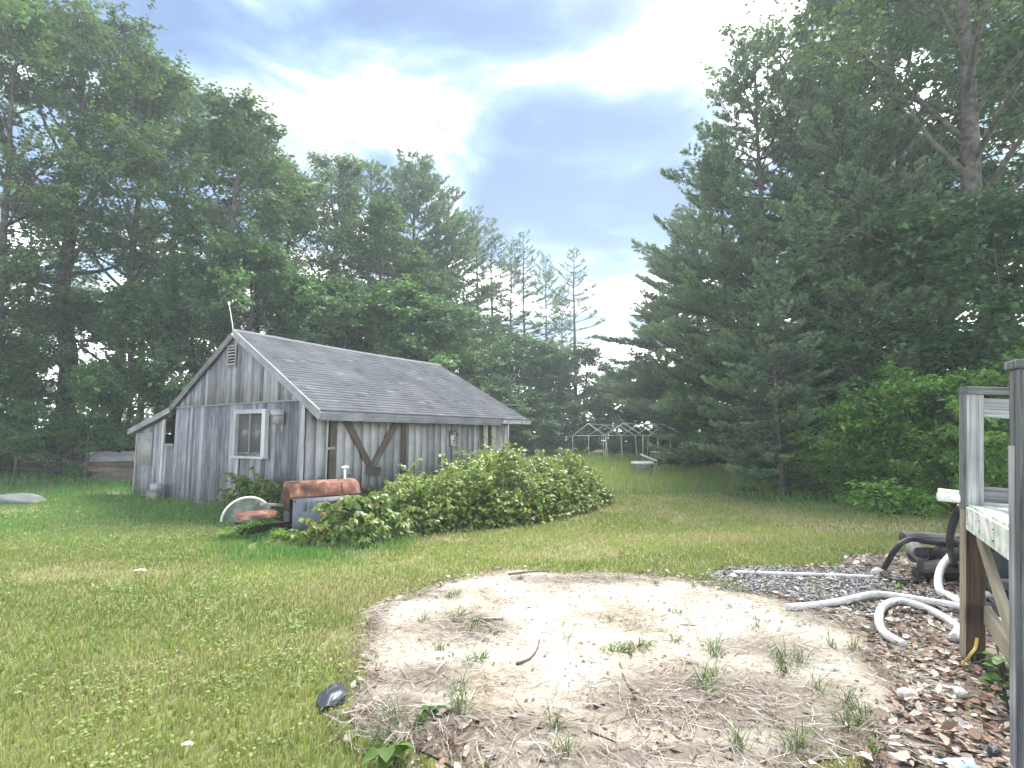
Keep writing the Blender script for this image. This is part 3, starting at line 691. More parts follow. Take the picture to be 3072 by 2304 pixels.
obj('ring', MB().poly(V, Fc).mesh('ring', False), M_['concrete'], wl)
V, Fc = [], []
for r_, z_ in [(.485, .48), (.485, .56), (.38, .57), (.38, .50)]: V += [(r_ * math.cos(2 * math.pi * k / n), r_ * math.sin(2 * math.pi * k / n), z_) for k in range(n)]
for i in range(3):
    for k in range(n): Fc.append((i * n + k, i * n + (k + 1) % n, (i + 1) * n + (k + 1) % n, (i + 1) * n + k))
obj('rim', MB().poly(V, Fc).mesh('rim'), M_['white'], wl)
pb = Vector((5.75, 23.1, .56))
tag(beam('plank', pb + Vector((-.15, .3, .30)), pb + Vector((.42, -.2, .03)), .10, .03, M_['white']), 'pale plank lying slanted across the top of the well', 'plank')
tb = thing('garden_table', 'small grey table with white top beside the right shelter frame', 'table', (8.9, 31.5, 0), .1)
obj('top', MB().box((0, 0, .72), (1.5, .7, .05)).mesh('top'), M_['white'], tb)
for x in (-.6, .6):
    for y in (-.28, .28): obj('leg', MB().box((x, y, .345), (.07, .07, .69)).mesh('leg'), M_['steel'], tb)
obj('apron', MB().box((0, -.3, .62), (1.3, .03, .14)).mesh('apron'), M_['concrete'], tb)
def stick_obj(label, pts, r0, r1, mat, cat='stick', name='stick', group=None, n=6):
    m = len(pts); t = MB().tube(pts, [r0 + (r1 - r0) * i / (m - 1) for i in range(m)], n).mesh(name, True)
    return tag(obj(name, t, mat), label, cat, group)
for i in range(9):
    x0 = 8.2 + i * .42; y0 = 27.2 - i * .12
    stick_obj('dead branch in the dark brush pile behind the well', spline([(x0 - 1.2, y0 + random.uniform(-.4, .4), .15 + random.uniform(0, .25)), (x0, y0 + random.uniform(-.3, .3), .3 + random.uniform(0, .35)), (x0 + 1.1, y0, .2 + random.uniform(0, .2))], 4), .07, .03, M_['darkwood'], 'branch', 'branch', 'dead branches of the far brush pile')

# left edge: flat boulder, dark stack, grey planks
def rock(name, label, loc, sx_, sy_, sz_, mat, seed, cat='stone', sub=3, group=None):
    bm = bmesh.new(); bmesh.ops.create_icosphere(bm, subdivisions=sub, radius=1)
    r = np.random.default_rng(seed); ph = r.random(9) * 6
    for v_ in bm.verts:
        d = 1 + .14 * math.sin(3 * v_.co.x + ph[0]) * math.sin(2.6 * v_.co.y + ph[1]) + .08 * math.sin(6 * v_.co.z + 5 * v_.co.x + ph[2]) + .05 * math.sin(9 * v_.co.y + ph[3])
        v_.co = v_.co * d; v_.co.x *= sx_; v_.co.y *= sy_; v_.co.z *= sz_
    me = bpy.data.meshes.new(name); bm.to_mesh(me); bm.free()
    for p in me.polygons: p.use_smooth = True
    return tag(obj(name, me, mat, None, Matrix.Translation(loc)), label, cat, group)
rock('boulder', 'low flat grey boulder in the lawn at the left edge', (-12.35, 13.5, .05), .62, .45, .19, M_['stone'], 3)
st = thing('pallet_stack', 'dark stack of old pallets and boards under the left trees', 'pallets', (-16.5, 20.6, 0), .12)
for i in range(7): obj('pallet', MB().box((random.uniform(-.08, .08), 0, .1 + i * .2), (1.9 - .05 * i, 1.2, .14)).mesh('pallet'), M_['darkwood'], st, Matrix.Rotation(random.uniform(-.06, .06), 4, 'Z'))
for i in range(5): obj('slat', MB().box((-.8 + i * .4, -.62, .75), (.16, .03, 1.35)).mesh('slat'), M_['darkwood'], st)
st2 = thing('crate', 'low dark wooden crate left of the pallet stack', 'crate', (-18.2, 20.9, 0), -.1)
obj('box', MB().box((0, 0, .4), (1.1, .9, .8)).mesh('box'), M_['darkwood'], st2)
for i in range(3): obj('slat', MB().box((0, -.47, .15 + i * .27), (1.12, .03, .2)).mesh('slat'), M_['darkwood'], st2)
for i in range(6):
    z0 = .18 + .17 * i; dx = random.uniform(-.2, .2)
    tag(beam('plank', (-14.6 + dx, 18.6 + random.uniform(-.2, .2), z0), (-11.2 + dx, 18.2 + random.uniform(-.2, .2), z0 + random.uniform(-.05, .1)), .05, .17, M_['trim'] if i > 3 else M_['brownwood']), ('lowest weathered grey plank', 'second lowest weathered plank', 'third plank from the bottom', 'third plank from the top', 'second plank from the top', 'topmost weathered grey plank')[i] + ' of the pile left of the lean-to', 'plank', 'grey planks piled behind the lean-to')
# cinder block and scrap by the wall foot
cb_ = thing('step_block', 'pale block with boards on it at the foot of the lean-to', 'block', SM @ Vector((-.20, -.35, 0)), ANG)
obj('block', MB().box((0, 0, .10), (.40, .2, .2)).mesh('block'), M_['concrete'], cb_)
obj('board', MB().box((-.1, -.02, .225), (.62, .12, .03)).mesh('board'), M_['trim'], cb_); obj('board', MB().box((.02, .03, .33), (.34, .16, .16)).mesh('board'), M_['board_pale'], cb_)
#@@PART3
# ------------------------------------------------------------------ deck at the right edge (old and leaning)
LEANX = R(3.8); YAW = R(-20)
dk0 = Vector((3.47, 4.2, 0))
deck = thing('deck', 'corner of a raised timber deck with grey railing and white edge board', 'deck', dk0, rot=(0, LEANX, YAW))
FZ = 1.13
npos = Matrix.Rotation(-YAW, 3, 'Z') @ Vector((-.965, -1.45, 0))                          # near post, relative to the far one
beam('post', (0, -.02, -.06), (0, -.02, FZ - .02), .118, .075, M_['treated_dark'], deck, up=(0, 1, 0), bevel=.004)
beam('post_face', (-.066, -.02, -.05), (-.066, -.02, FZ - .02), .078, .012, M_['treated'], deck, up=(1, 0, 0))
beam('rail_post', (.0, -.01, FZ - .02), (.0, -.01, 2.00), .108, .085, M_['greypost'], deck, up=(0, 1, 0), bevel=.004)
beam('rail_post_face', (-.062, -.004, FZ - .02), (-.062, -.004, 2.00), .085, .014, M_['greypost_dark'], deck, up=(1, 0, 0))
beam('top_rail', (-.06, .0, 2.03), (1.9, .10, 2.03), .06, .15, M_['greypost_dark'], deck, up=(0, 1, 0), bevel=.003)
beam('upper_rail', (.058, -.01, 1.90), (1.9, .08, 1.90), .15, .04, M_['greypost'], deck, up=(0, 1, 0), bevel=.003)
beam('lower_rail', (.058, -.01, 1.24), (1.9, .08, 1.235), .115, .04, M_['greypost_dark'], deck, up=(0, 1, 0), bevel=.003)
for x_ in (.36, .72, 1.08, 1.44): beam('baluster', (x_, .06, 1.15), (x_, .06, 1.97), .08, .04, M_['greypost_dark'], deck, up=(0, 1, 0))
beam('back_post', (.88, 1.2, .0), (.86, 1.2, 2.2), .075, .075, M_['brownwood'], deck, up=(0, 1, 0))
beam('back_cap', (.78, 1.2, 2.215), (1.5, 1.22, 2.235), .03, .14, M_['white'], deck, up=(0, 1, 0))
# floor: white edge board on the left, planks running away from it
e_a, e_b = Vector((-.055, -.085, FZ)), Vector((npos.x + .02, npos.y + .07, FZ))
edge = (e_b - e_a).normalized(); side_ = Vector((-edge.y, edge.x, 0));
if side_.x < 0: side_ = -side_
for i in range(9):
    o_ = side_ * (.07 + i * .145); zz_ = Vector((0, 0, .013))
    beam('floor_plank', e_a + o_ + zz_, e_b + o_ + zz_, .138, .03, M_['whiteboard'] if i < 5 else M_['greypost'], deck, up=(0, 0, 1))
beam('edge_board', e_a + Vector((0, 0, -.075)), e_b + Vector((0, 0, -.075)), .03, .165, M_['whiteboard'], deck, up=(0, 0, 1))
beam('joist', e_a + side_ * .6 + Vector((0, 0, -.10)), e_b + side_ * .6 + Vector((0, 0, -.10)), .04, .17, M_['treated_dark'], deck, up=(0, 0, 1))
for i in range(4):
    sp_ = e_a.lerp(e_b, .05 + .27 * i) - side_ * .016
    for dz in (-.04, -.11): obj('screw', MB().tube([sp_ + Vector((0, 0, dz)), sp_ - side_ * .005 + Vector((0, 0, dz))], .0038, 8).mesh('screw'), M_['rust_dark'], deck)
# near post with cap
np_ = npos
beam('near_post', np_ + Vector((0, 0, -.05)), np_ + Vector((0, 0, 1.99)), .105, .105, M_['greypost_dark'], deck, up=(0, 1, 0), bevel=.005)
beam('near_post_face', np_ + Vector((-.056, .02, -.05)), np_ + Vector((-.056, .02, 1.60)), .05, .006, M_['greypost'], deck, up=(1, 0, 0))
obj('post_cap', box_mesh('post_cap', .135, .135, .045, .006), M_['greypost_dark'], deck, T(np_.x, np_.y, 2.014))
# braces between the posts
beam('brace', Vector((.02, -.06, FZ - .18)) , np_ + Vector((.06, .1, .34)), .035, .11, M_['treated'], deck, up=(0, 0, 1))
beam('cross_rail', Vector((.06, -.08, .36)), np_ + Vector((.10, .08, .33)), .04, .13, M_['treated'], deck, up=(0, 0, 1))
for i, (dx, dz) in enumerate(((.10, .02), (.24, .03), (.36, .02))):
    tag(beam('lumber', dk0 + Vector((dx, -.02, .05 + dz)), dk0 + Vector((dx - .22 + .08 * i, -1.05, .03)), .085, .04, M_['treated'] if i < 2 else M_['greypost']), ('tan offcut board lying beside the deck post base', 'tan offcut board lying between two others under the deck', 'grey offcut board lying under the deck cross rail')[i], 'board')

def hose(name, label, pts, r, mat, cat='hose', n=10, seg=7, ribs=False):
    s = spline(pts, seg); rad = r
    if ribs: s = spline(pts, 26); rad = [r * (1 + (.05 if i % 2 else -.05)) for i in range(len(s))]
    return tag(obj(name, MB().tube(s, rad, n).mesh(name, not ribs), mat), label, cat)
def gp(px, py, z): v_ = G(px, py, z); return (v_.x, v_.y, z)
hr = .042
hose('hose', 'white corrugated hose lying wavy across the gravel', [gp(2362, 1822, .05), gp(2450, 1815, .05), gp(2540, 1800, .055), gp(2620, 1783, .06), gp(2700, 1790, .06), gp(2800, 1806, .06), gp(2885, 1822, .06), gp(2960, 1850, .06), gp(3040, 1880, .05)], .034, M_['hose'], ribs=True)
hose('hose', 'white corrugated hose curled in a loop on dead leaves', [gp(2712, 1935, .03), gp(2650, 1895, .05), gp(2636, 1850, .055), gp(2655, 1815, .055), gp(2705, 1804, .055), gp(2790, 1830, .055), gp(2870, 1880, .05), gp(2860, 1915, .03)], .034, M_['hose'], ribs=True)
b = G(2840, 1800)
hose('hose', 'thick white hose standing up beside the log pile', [D(2852, 1668, b.y + .55), D(2826, 1700, b.y + .40), D(2815, 1740, b.y + .25), D(2822, 1775, b.y + .1), (b.x + .02, b.y, .045), gp(2890, 1815, .045)], .040, M_['white'])
y0 = 5.6
hose('hose', 'black hose hanging from the deck to the ground', [D(2882, 1520, 4.55), D(2862, 1560, 4.7), D(2850, 1610, 5.0), D(2853, 1660, 5.3), gp(2872, 1712, .10), gp(2890, 1745, .03)], .030, M_['black'])
hose('hose', 'black hose looped over the end of the log pile', [D(2885, 1634, 6.35), D(2800, 1628, 6.35), D(2730, 1618, 6.4), D(2690, 1645, 6.35), gp(2655, 1702, .10), gp(2648, 1722, .035), gp(2680, 1742, .03), gp(2740, 1746, .03), gp(2775, 1735, .03)], .030, M_['black'])
tag(obj('plastic_pipe', MB().tube(spline([gp(2200, 1716, .025), gp(2330, 1720, .028), gp(2480, 1725, .025), gp(2620, 1730, .03)], 4), .020, 8).mesh('plastic_pipe', True), M_['pipe']), 'long straight white pipe lying along the lawn edge', 'pipe')
# white pipes lying on the deck floor and sticking out to the left
DM = Matrix.Translation(dk0) @ Matrix.Rotation(YAW, 4, 'Z') @ Matrix.Rotation(LEANX, 4, 'Y')
for i, (a, b_, r_) in enumerate(((Vector((-.20, .06, FZ + .055)), Vector((.5, -.02, FZ + .055)), .033), (Vector((-.14, .22, FZ + .09)), Vector((.5, .2, FZ + .06)), .024))):
    tag(obj('plastic_pipe', MB().tube([DM @ a, DM @ b_], r_, 14).mesh('plastic_pipe', True), M_['white']), ('thick white pipe jutting out from the deck floor', 'thin white pipe behind the thick one on the deck')[i], 'pipe')
cl_ = thing('clamp', 'small grey metal clamp lying on the deck floor', 'clamp', DM @ Vector((.20, -.22, FZ + .03)))
obj('block', MB().box((0, 0, .03), (.075, .05, .055)).mesh('block'), M_['steel'], cl_); obj('bolt', MB().tube([(0, 0, .05), (0, 0, .085)], .014, 8).mesh('bolt'), M_['steel'], cl_)
# crumpled green tarp on the deck
gx, gy = np.meshgrid(np.linspace(0, 1, 26), np.linspace(0, 1, 18)); tz = .02 + .06 * fbm(gx * 3, gy * 3, 2.2, 5) * np.clip(np.minimum.reduce([gx, 1 - gx, gy, 1 - gy]) * 8, .1, 1)
tv = np.array([list(DM @ (e_a + edge * (.45 + .75 * float(a_)) + side_ * (.12 + .45 * float(b2)) + Vector((0, 0, .03 + float(c_))))) for a_, b2, c_ in zip(gx.ravel(), gy.ravel(), tz.ravel())])
ii = np.arange(17 * 25); q0 = ii // 25 * 26 + ii % 25
tag(obj('tarp', np_mesh('tarp', tv, [np.stack([q0, q0 + 1, q0 + 27, q0 + 26], 1)], smooth=True), M_['tarp']), 'crumpled pale green tarp lying on the deck boards', 'tarp')
hose('hose', 'short dark hose lying on the tarp', [DM @ (e_a + edge * .40 + side_ * .20 + Vector((0, 0, .10))), DM @ (e_a + edge * .50 + side_ * .35 + Vector((0, 0, .12))), DM @ (e_a + edge * .75 + side_ * .42 + Vector((0, 0, .11)))], .02, M_['black'])

# log pile
def log(label, p0, p1, r, mat, seed):
    p0, p1 = Vector(p0), Vector(p1); rr_ = np.random.default_rng(seed); pts = [p0 + (p1 - p0) * t_ + Vector((0, 0, rr_.normal(0, .008))) for t_ in np.linspace(0, 1, 13)]
    t = thing('log', label, 'log', p0, 0, 'logs piled beside the deck')
    lp = [p - p0 for p in pts]
    v_, q_, t_ = tube_data(lp, [r * (1 + rr_.normal(0, .04)) for _ in pts], 14, False)
    nv = np.array(v_); ctr = np.repeat(np.array([list(x) for x in lp]), 14, 0); nv = ctr + (nv - ctr) * (1 + rr_.normal(0, .025, (len(nv), 1)) + .05 * np.sin(np.tile(np.arange(14), len(lp)) * 1.9 + seed)[:, None]); v_ = nv
    obj('bark', np_mesh('bark', np.array(v_), [np.array(q_)], smooth=True), mat, t)
    ax = (p1 - p0).normalized()
    for a_, s_ in ((lp[0], -1), (lp[-1], 1)):
        obj('cut_end', MB().tube([a_ - ax * s_ * .02, a_ + ax * s_ * .004], r * .93, 14).mesh('cut_end'), M_['darkwood'], t)
M_['log'] = wood_mat('grey_bark_log', (.06, .057, .055), (.40, .38, .36), (1.0, 18, 18), .3, bumps=.8)
lx = 4.75
log('top grey log at the back of the pile left of the deck', (4.83, 6.75, .42), (6.6, 6.65, .38), .07, M_['log'], 1)
log('upper grey log with split bark in the pile', (4.95, 6.35, .315), (6.4, 6.20, .30), .09, M_['log'], 2)
log('short dark log end poking out of the pile', (4.70, 6.28, .315), (4.86, 6.62, .315), .075, M_['log'], 3)
log('lower long grey log in the pile', (4.68, 6.28, .19), (6.3, 6.12, .18), .072, M_['log'], 4)
log('thin log low in front of the pile', (4.98, 6.02, .085), (6.2, 5.95, .085), .078, M_['log'], 5)
log('dark log at the base of the pile', (4.72, 6.42, .065), (6.2, 6.35, .065), .062, M_['darkwood'], 6)
log('dark log at the very back of the pile', (4.9, 6.72, .22), (6.5, 6.6, .22), .085, M_['darkwood'], 7)
log('large dark log lying under the deck', (4.32, 4.98, .105), (5.7, 4.80, .105), .10, M_['darkwood'], 8)
log('second dark log under the deck behind the first', (4.40, 5.28, .10), (5.7, 5.15, .10), .095, M_['log'], 9)
log('dark log resting on two others under the deck', (4.50, 5.14, .275), (5.7, 4.98, .275), .085, M_['darkwood'], 10)
# tub, jug, pipe elbow, bag under the deck
def lathe(prof, n=24):
    V, Fc = [], []
    for r_, z_ in prof: V += [(r_ * math.cos(2 * math.pi * k / n), r_ * math.sin(2 * math.pi * k / n), z_) for k in range(n)]
    for i in range(len(prof) - 1):
        for k in range(n): Fc.append((i * n + k, i * n + (k + 1) % n, (i + 1) * n + (k + 1) % n, (i + 1) * n + k))
    return MB().poly(V, Fc)
tbp = Vector((5.16, 5.78, 0)); M_['tub'] = noisy_mat('dark_blue_plastic', [(.3, (.03, .035, .045)), (.7, (.06, .07, .09))], 5, .4)
tub = thing('tub', 'black plastic tub standing behind the deck post', 'tub', tbp)
obj('body', lathe([(.0, .01), (.27, .0), (.29, .06), (.35, .52), (.35, .54)]).mesh('body', True), M_['tub'], tub)
obj('rim', lathe([(.35, .50), (.385, .51), (.385, .55), (.34, .56), (.32, .52)]).mesh('rim'), M_['black'], tub)
obj('lid', lathe([(.34, .54), (.30, .60), (.0, .63)]).mesh('lid', True), M_['black'], tub)
jg = thing('jug', 'white ribbed plastic jug with a blue label under the deck edge', 'jug', (5.06, 5.70, .625), .2)
jm = MB()
for i in range(6): jm.box((0, 0, .03 + i * .065), (.30 - (.012 if i % 2 else 0), .22, .062))
obj('body', jm.mesh('body'), M_['white'], jg); obj('label', MB().box((-.02, -.115, .31), (.14, .01, .09)).mesh('label'), M_['blue'], jg)
obj('neck', MB().tube([(0, 0, .39), (0, 0, .45)], .04, 12).mesh('neck'), M_['white'], jg)
el = thing('pipe_fitting', 'open grey pipe elbow lying on the logs under the deck', 'pipe fitting', (4.36, 4.93, .25))
for r_, a_, b2 in ((.055, 0, .13),):
    v_, q_, _t = tube_data(spline([(.10, .1, -.01), (.03, .02, 0), (-.01, -.08, .03)], 5), r_, 14, False); obj('outer', np_mesh('outer', np.array(v_), [np.array(q_)], smooth=True), M_['steel'], el)
    v_, q_, _t = tube_data(spline([(.10, .1, -.01), (.03, .02, 0), (-.01, -.08, .03)], 5), r_ * .75, 14, True); obj('bore', MB().tube([(.09, .09, -.01), (.03, .02, 0), (-.006, -.07, .026)], r_ * .72, 12).mesh('bore'), M_['dark_void'], el)
    obj('collar', MB().tube([(0.0, -.04, .018), (-.012, -.078, .0295)], r_ * 1.2, 14, False).mesh('collar'), M_['steel'], el)
rock('cinder_rock', 'jagged pale stone beside the black hose loop', gp(2634, 1722, .02), .09, .06, .075, M_['stone_pale'], 8, 'stone', 2)
for i, (px_, py_, s_) in enumerate(((2545, 1985, .03), (2770, 1955, .03), (2720, 2085, .055), (2870, 2080, .05), (3010, 1895, .09))):
    rock('stone', ('small pale pebble on the sand edge', 'pale stone among leaves below the hose loop', 'pale stone in the leaf litter near the sand', 'pale stone in the litter left of the sapling', 'rounded pale stone behind the cross rail')[i], gp(px_, py_, s_ * .4), s_ * 1.3, s_, s_ * .7, M_['stone_pale'], 20 + i, 'stone', 2)
# yellow rope at the post foot
pf = G(2900, 1985)
hose('rope', 'frayed yellow rope hanging at the foot of the deck post', [D(2931, 1915, 4.05), D(2925, 1945, 4.02), D(2912, 1962, 4.0), gp(2895, 1985, .02), gp(2880, 1992, .012), gp(2898, 1996, .02), gp(2910, 1992, .012)], .010, M_['yellow'], 'rope', 6)
hose('cord', 'thin dark cord slanting down past the cross rail', [D(2955, 1800, 4.3), D(2985, 1900, 4.0), D(2998, 1980, 3.75), gp(3012, 2035, .02)], .006, M_['black'], 'cord', 5)
# scraps
def scrap(name, label, loc, w, d, h, mat, seed, cat):
    r = np.random.default_rng(seed); n = 9; a_, b2 = np.meshgrid(np.linspace(-1, 1, n), np.linspace(-1, 1, n))
    z = h * (r.random((n, n)) * .7 + .3) * np.clip(1.15 - (a_ ** 2 + b2 ** 2) * .6, .05, 1); x = a_ * w / 2 * (1 + .25 * np.sin(3 * b2 + seed)); y = b2 * d / 2 * (1 + .3 * np.sin(2.5 * a_ + seed))
    V = np.stack([x.ravel() + loc[0], y.ravel() + loc[1], z.ravel() + loc[2]], 1); i = np.arange((n - 1) ** 2); q = i // (n - 1) * n + i % (n - 1)
    tag(obj(name, np_mesh(name, V, [np.stack([q, q + 1, q + n + 1, q + n], 1)]), mat), label, cat)
scrap('plastic_scrap', 'torn black plastic scrap at the sand edge in the grass', gp(1000, 2095, .01), .15, .26, .07, M_['tub'], 2, 'plastic')
scrap('plastic_scrap', 'pale blue plastic scrap in the leaves at the bottom edge', gp(2885, 2296, .02), .17, .10, .03, M_['blue'], 5, 'plastic')
scrap('plastic_scrap', 'black plastic scrap among leaves near the bottom right', gp(2975, 2260, .015), .11, .07, .05, M_['black'], 6, 'plastic')
scrap('plastic_scrap', 'small dark scrap beside the straw on the sand', gp(1785, 2128, .02), .07, .06, .035, M_['black'], 9, 'plastic')
scrap('paper_scrap', 'small white paper scrap on the lawn in front of the shed', gp(423, 1711, .045), .13, .06, .02, M_['white'], 4, 'paper')
scrap('paper_scrap', 'tiny white scrap in the foreground lawn', gp(565, 2232, .05), .05, .03, .015, M_['white'], 3, 'paper')
# sticks
def gstick(label, pts, r=.008, mat='brownwood'): return stick_obj(label, spline([gp(a_, b2, .02 + r) for a_, b2 in pts], 4), r, r * .5, M_[mat])
gstick('curved dark twig lying in the middle of the sand', [(1550, 1992), (1590, 1975), (1612, 1945), (1618, 1918)], .011)
gstick('bent dark twig lying right of the green tufts on the sand', [(1858, 1990), (1875, 2040), (1905, 2075), (1940, 2090)], .010)
gstick('thin straight twig on the left part of the sand', [(1110, 2030), (1160, 2042)], .008)
gstick('long thin root crossing the straw at the bottom', [(1660, 2140), (1760, 2190), (1880, 2240), (2010, 2290)], .008)
gstick('long thin brown stem slanting through the straw mat', [(2010, 2200), (2100, 2250), (2200, 2280)], .008)
gstick('short dark stick at the far edge of the sand', [(1525, 1722), (1580, 1716), (1650, 1712)], .012)
gstick('dark flat bark strip beside the straw clump', [(1420, 1866), (1480, 1860), (1510, 1858)], .016, 'darkwood')
gstick('thin dark twig on the right part of the sand', [(2025, 1874), (2095, 1877)], .007)
a_ = G(2205, 1480); stick_obj('forked dead stick poking up from the far lawn', spline([a_, a_ + Vector((.35, 0, .10)), a_ + Vector((.62, 0, .32))], 3), .03, .018, M_['bark_pale'])
stick_obj('thin pale branch lying in the grass near the tall weeds', spline([G(2750, 1548) + Vector((0, 0, .06)), G(2800, 1545) + Vector((0, 0, .08)), G(2860, 1550) + Vector((0, 0, .05))], 3), .018, .01, M_['bark_pale'])
#@@PART4
# ------------------------------------------------------------------ vegetation builders
def unit(v): return v / np.maximum(np.linalg.norm(v, axis=-1, keepdims=True), 1e-9)
def leaves_mesh(name, P, Dr, Nr, L, W, col, fold=.18, droop=.0, pointed=False):
    """folded leaves: P base, Dr axis, Nr rough normal; two faces each (four when pointed)"""
    n = len(P); Dr = unit(Dr); Sd = unit(np.cross(Dr, Nr)); Up = np.cross(Sd, Dr)
    L = np.broadcast_to(L, (n,))[:, None]; W = np.broadcast_to(W, (n,))[:, None]
    if not pointed:
        V = np.stack([P, P + Dr * L * .45 - Sd * W * .5 + Up * W * fold, P + Dr * L - Up * L * droop, P + Dr * L * .45 + Sd * W * .5 + Up * W * fold], 1)
        b = np.arange(n)[:, None] * 4; Fc = [np.concatenate([b + [0, 1, 2], b + [0, 2, 3]], 0)]; k = 4
    else:
        V = np.stack([P, P + Dr * L * .35 - Sd * W * .5 + Up * W * fold, P + Dr * L * .75 - Sd * W * .3 + Up * W * fold * .5 - Up * L * droop * .5, P + Dr * L - Up * L * droop, P + Dr * L * .75 + Sd * W * .3 + Up * W * fold * .5 - Up * L * droop * .5, P + Dr * L * .35 + Sd * W * .5 + Up * W * fold, P + Dr * L * .55], 1)
        b = np.arange(n)[:, None] * 7; Fc = [np.concatenate([b + [0, 1, 6], b + [0, 6, 5]], 0), np.concatenate([b + [1, 2, 3, 6], b + [6, 3, 4, 5]], 0)]; k = 7
    return np_mesh(name, V.reshape(-1, 3), Fc, col=np.repeat(col, k, 0))
def prisms(P0, P1, r0, r1):
    """many thin three-sided twigs at once"""
    d = unit(P1 - P0); a = np.where(np.abs(d[:, 2:3]) < .9, [[0, 0, 1.]], [[1., 0, 0]]); x = unit(np.cross(d, a)); y = np.cross(d, x)
    V = []
    for P, r in ((P0, r0), (P1, r1)):
        r = np.broadcast_to(r, (len(P0),))[:, None]
        for k in range(3): V.append(P + (x * math.cos(2.094 * k) + y * math.sin(2.094 * k)) * r)
    V = np.stack(V, 1); b = np.arange(len(P0))[:, None] * 6
    return V.reshape(-1, 3), np.concatenate([b + [k, (k + 1) % 3, 3 + (k + 1) % 3, 3 + k] for k in range(3)], 0)
class Wood:
    def __init__(s): s.V = []; s.Q = []; s.n = 0
    def add(s, v, q):
        v = np.asarray(v, float); q = np.asarray(q); s.V.append(v); s.Q.append(q + s.n); s.n += len(v)
    def tube(s, pts, rad, n=6): v, q, t = tube_data(pts, rad, n, False); s.add(v, q)
    def mesh(s, name): return np_mesh(name, np.concatenate(s.V), [np.concatenate(s.Q)], smooth=True)

def rot_towards(d, ang, az):
    """unit vectors at angle ang from d, around by az"""
    a = np.where(np.abs(d[:, 2:3]) < .9, [[0, 0, 1.]], [[1., 0, 0]]); x = unit(np.cross(d, a)); y = np.cross(d, x)
    return d * np.cos(ang)[:, None] + (x * np.cos(az)[:, None] + y * np.sin(az)[:, None]) * np.sin(ang)[:, None]

def make_broadleaf(name, Ht, Rm, seed, n1=26, n2=7, n3=6, n4=20, leaf=(.14, .20), base=.25, colr=((.024, .055, .016), (.085, .140, .036)), trunk_r=.2, lean=(0, 0), barkmat='bark', low=.7):
    r = np.random.default_rng(seed); wd = Wood()
    t_ = np.linspace(0, 1, 12); wob = np.cumsum(r.normal(0, .10, (12, 2)), 0) * (Ht / 18)
    tp = np.stack([wob[:, 0] + lean[0] * t_, wob[:, 1] + lean[1] * t_, t_ * Ht * .93], 1)
    trad = trunk_r * (1 - t_) ** .75 + .02; trad[0] *= 1.25
    wd.tube(tp, list(trad), 8)
    S0, D0, cid = [], [], []
    for i in range(n1):
        t = base + (1 - base) * ((i + r.random()) / n1) ** .9; p = np.array([np.interp(t, t_, tp[:, k]) for k in range(3)])
        az = i * 2.4 + r.normal(0, .4); tt = (t - base) / (1 - base)
        el = R(8 + 62 * tt + r.normal(0, 9))
        prof = (low + (1 - low) * math.sin(min(tt / .45, 1) * math.pi / 2)) * (1 - max(0, (tt - .45) / .55) ** 1.6 * .72)
        Lb = Rm * prof * r.uniform(.7, 1.15)
        d = np.array([math.cos(az) * math.cos(el), math.sin(az) * math.cos(el), math.sin(el)])
        pts = [p]; dd = d.copy()
        for k in range(5):
            dd = dd + np.array([0, 0, .05]) + r.normal(0, .10, 3); dd /= np.linalg.norm(dd); pts.append(pts[-1] + dd * Lb / 5)
        pts = np.array(pts); br = np.interp(t, t_, trad) * .45
        wd.tube(pts, list(np.linspace(br, .012, 6)), 5)
        for k in range(n2):
            s = r.uniform(.3, 1.0); q = np.array([np.interp(s, np.linspace(0, 1, 6), pts[:, m]) for m in range(3)])
            S0.append(q); D0.append((*dd, Lb, s)); cid.append(i)
    S0 = np.array(S0); D0 = np.array(D0); m = len(S0)
    d2 = rot_towards(unit(D0[:, :3]), r.uniform(.4, 1.15, m), r.uniform(0, 6.28, m)); d2[:, 2] = d2[:, 2] * .7 + .12; d2 = unit(d2)
    L2 = D0[:, 3] * r.uniform(.28, .5, m) * (1.15 - .4 * D0[:, 4])
    E0 = S0 + d2 * L2[:, None]; wd.add(*prisms(S0, E0, .022, .008))
    s3 = r.uniform(.25, 1.0, (m, n3)); S3 = (S0[:, None] + (E0 - S0)[:, None] * s3[..., None]).reshape(-1, 3)
    d3 = rot_towards(np.repeat(d2, n3, 0), r.uniform(.3, 1.2, m * n3), r.uniform(0, 6.28, m * n3)); d3[:, 2] *= .6; d3 = unit(d3)
    L3 = r.uniform(.45, .95, m * n3) * (Rm / 4.5) ** .5; E3 = S3 + d3 * L3[:, None]; wd.add(*prisms(S3, E3, .009, .004))
    k = m * n3
    s4 = r.uniform(.1, 1.1, (k, n4)); P = (S3[:, None] + (E3 - S3)[:, None] * s4[..., None]).reshape(-1, 3) + r.normal(0, .085, (k * n4, 3)) * [1, 1, .6]
    nl = len(P); az = r.uniform(0, 6.28, nl); Dl = np.stack([np.cos(az), np.sin(az), r.normal(-.25, .3, nl)], 1) + np.repeat(d3, n4, 0) * .6
    Nl = np.stack([r.normal(0, .45, nl), r.normal(0, .45, nl), np.ones(nl)], 1)
    L = r.uniform(*leaf, nl); clump = np.repeat(r.random(m), n3 * n4); fine = r.random(nl)
    f = np.clip(.05 + .75 * clump ** 1.3 + .40 * (fine - .5), 0, 1)[:, None]; c = np.array(colr[0]) * (1 - f) + np.array(colr[1]) * f
    t = thing(name, None, 'tree'); obj('trunk', wd.mesh('trunk'), M_[barkmat], t)
    obj('crown', leaves_mesh('crown', P, Dl, Nl, L, L * r.uniform(.65, .9, nl), c, .15, .08), M_['leaf'], t)
    return t

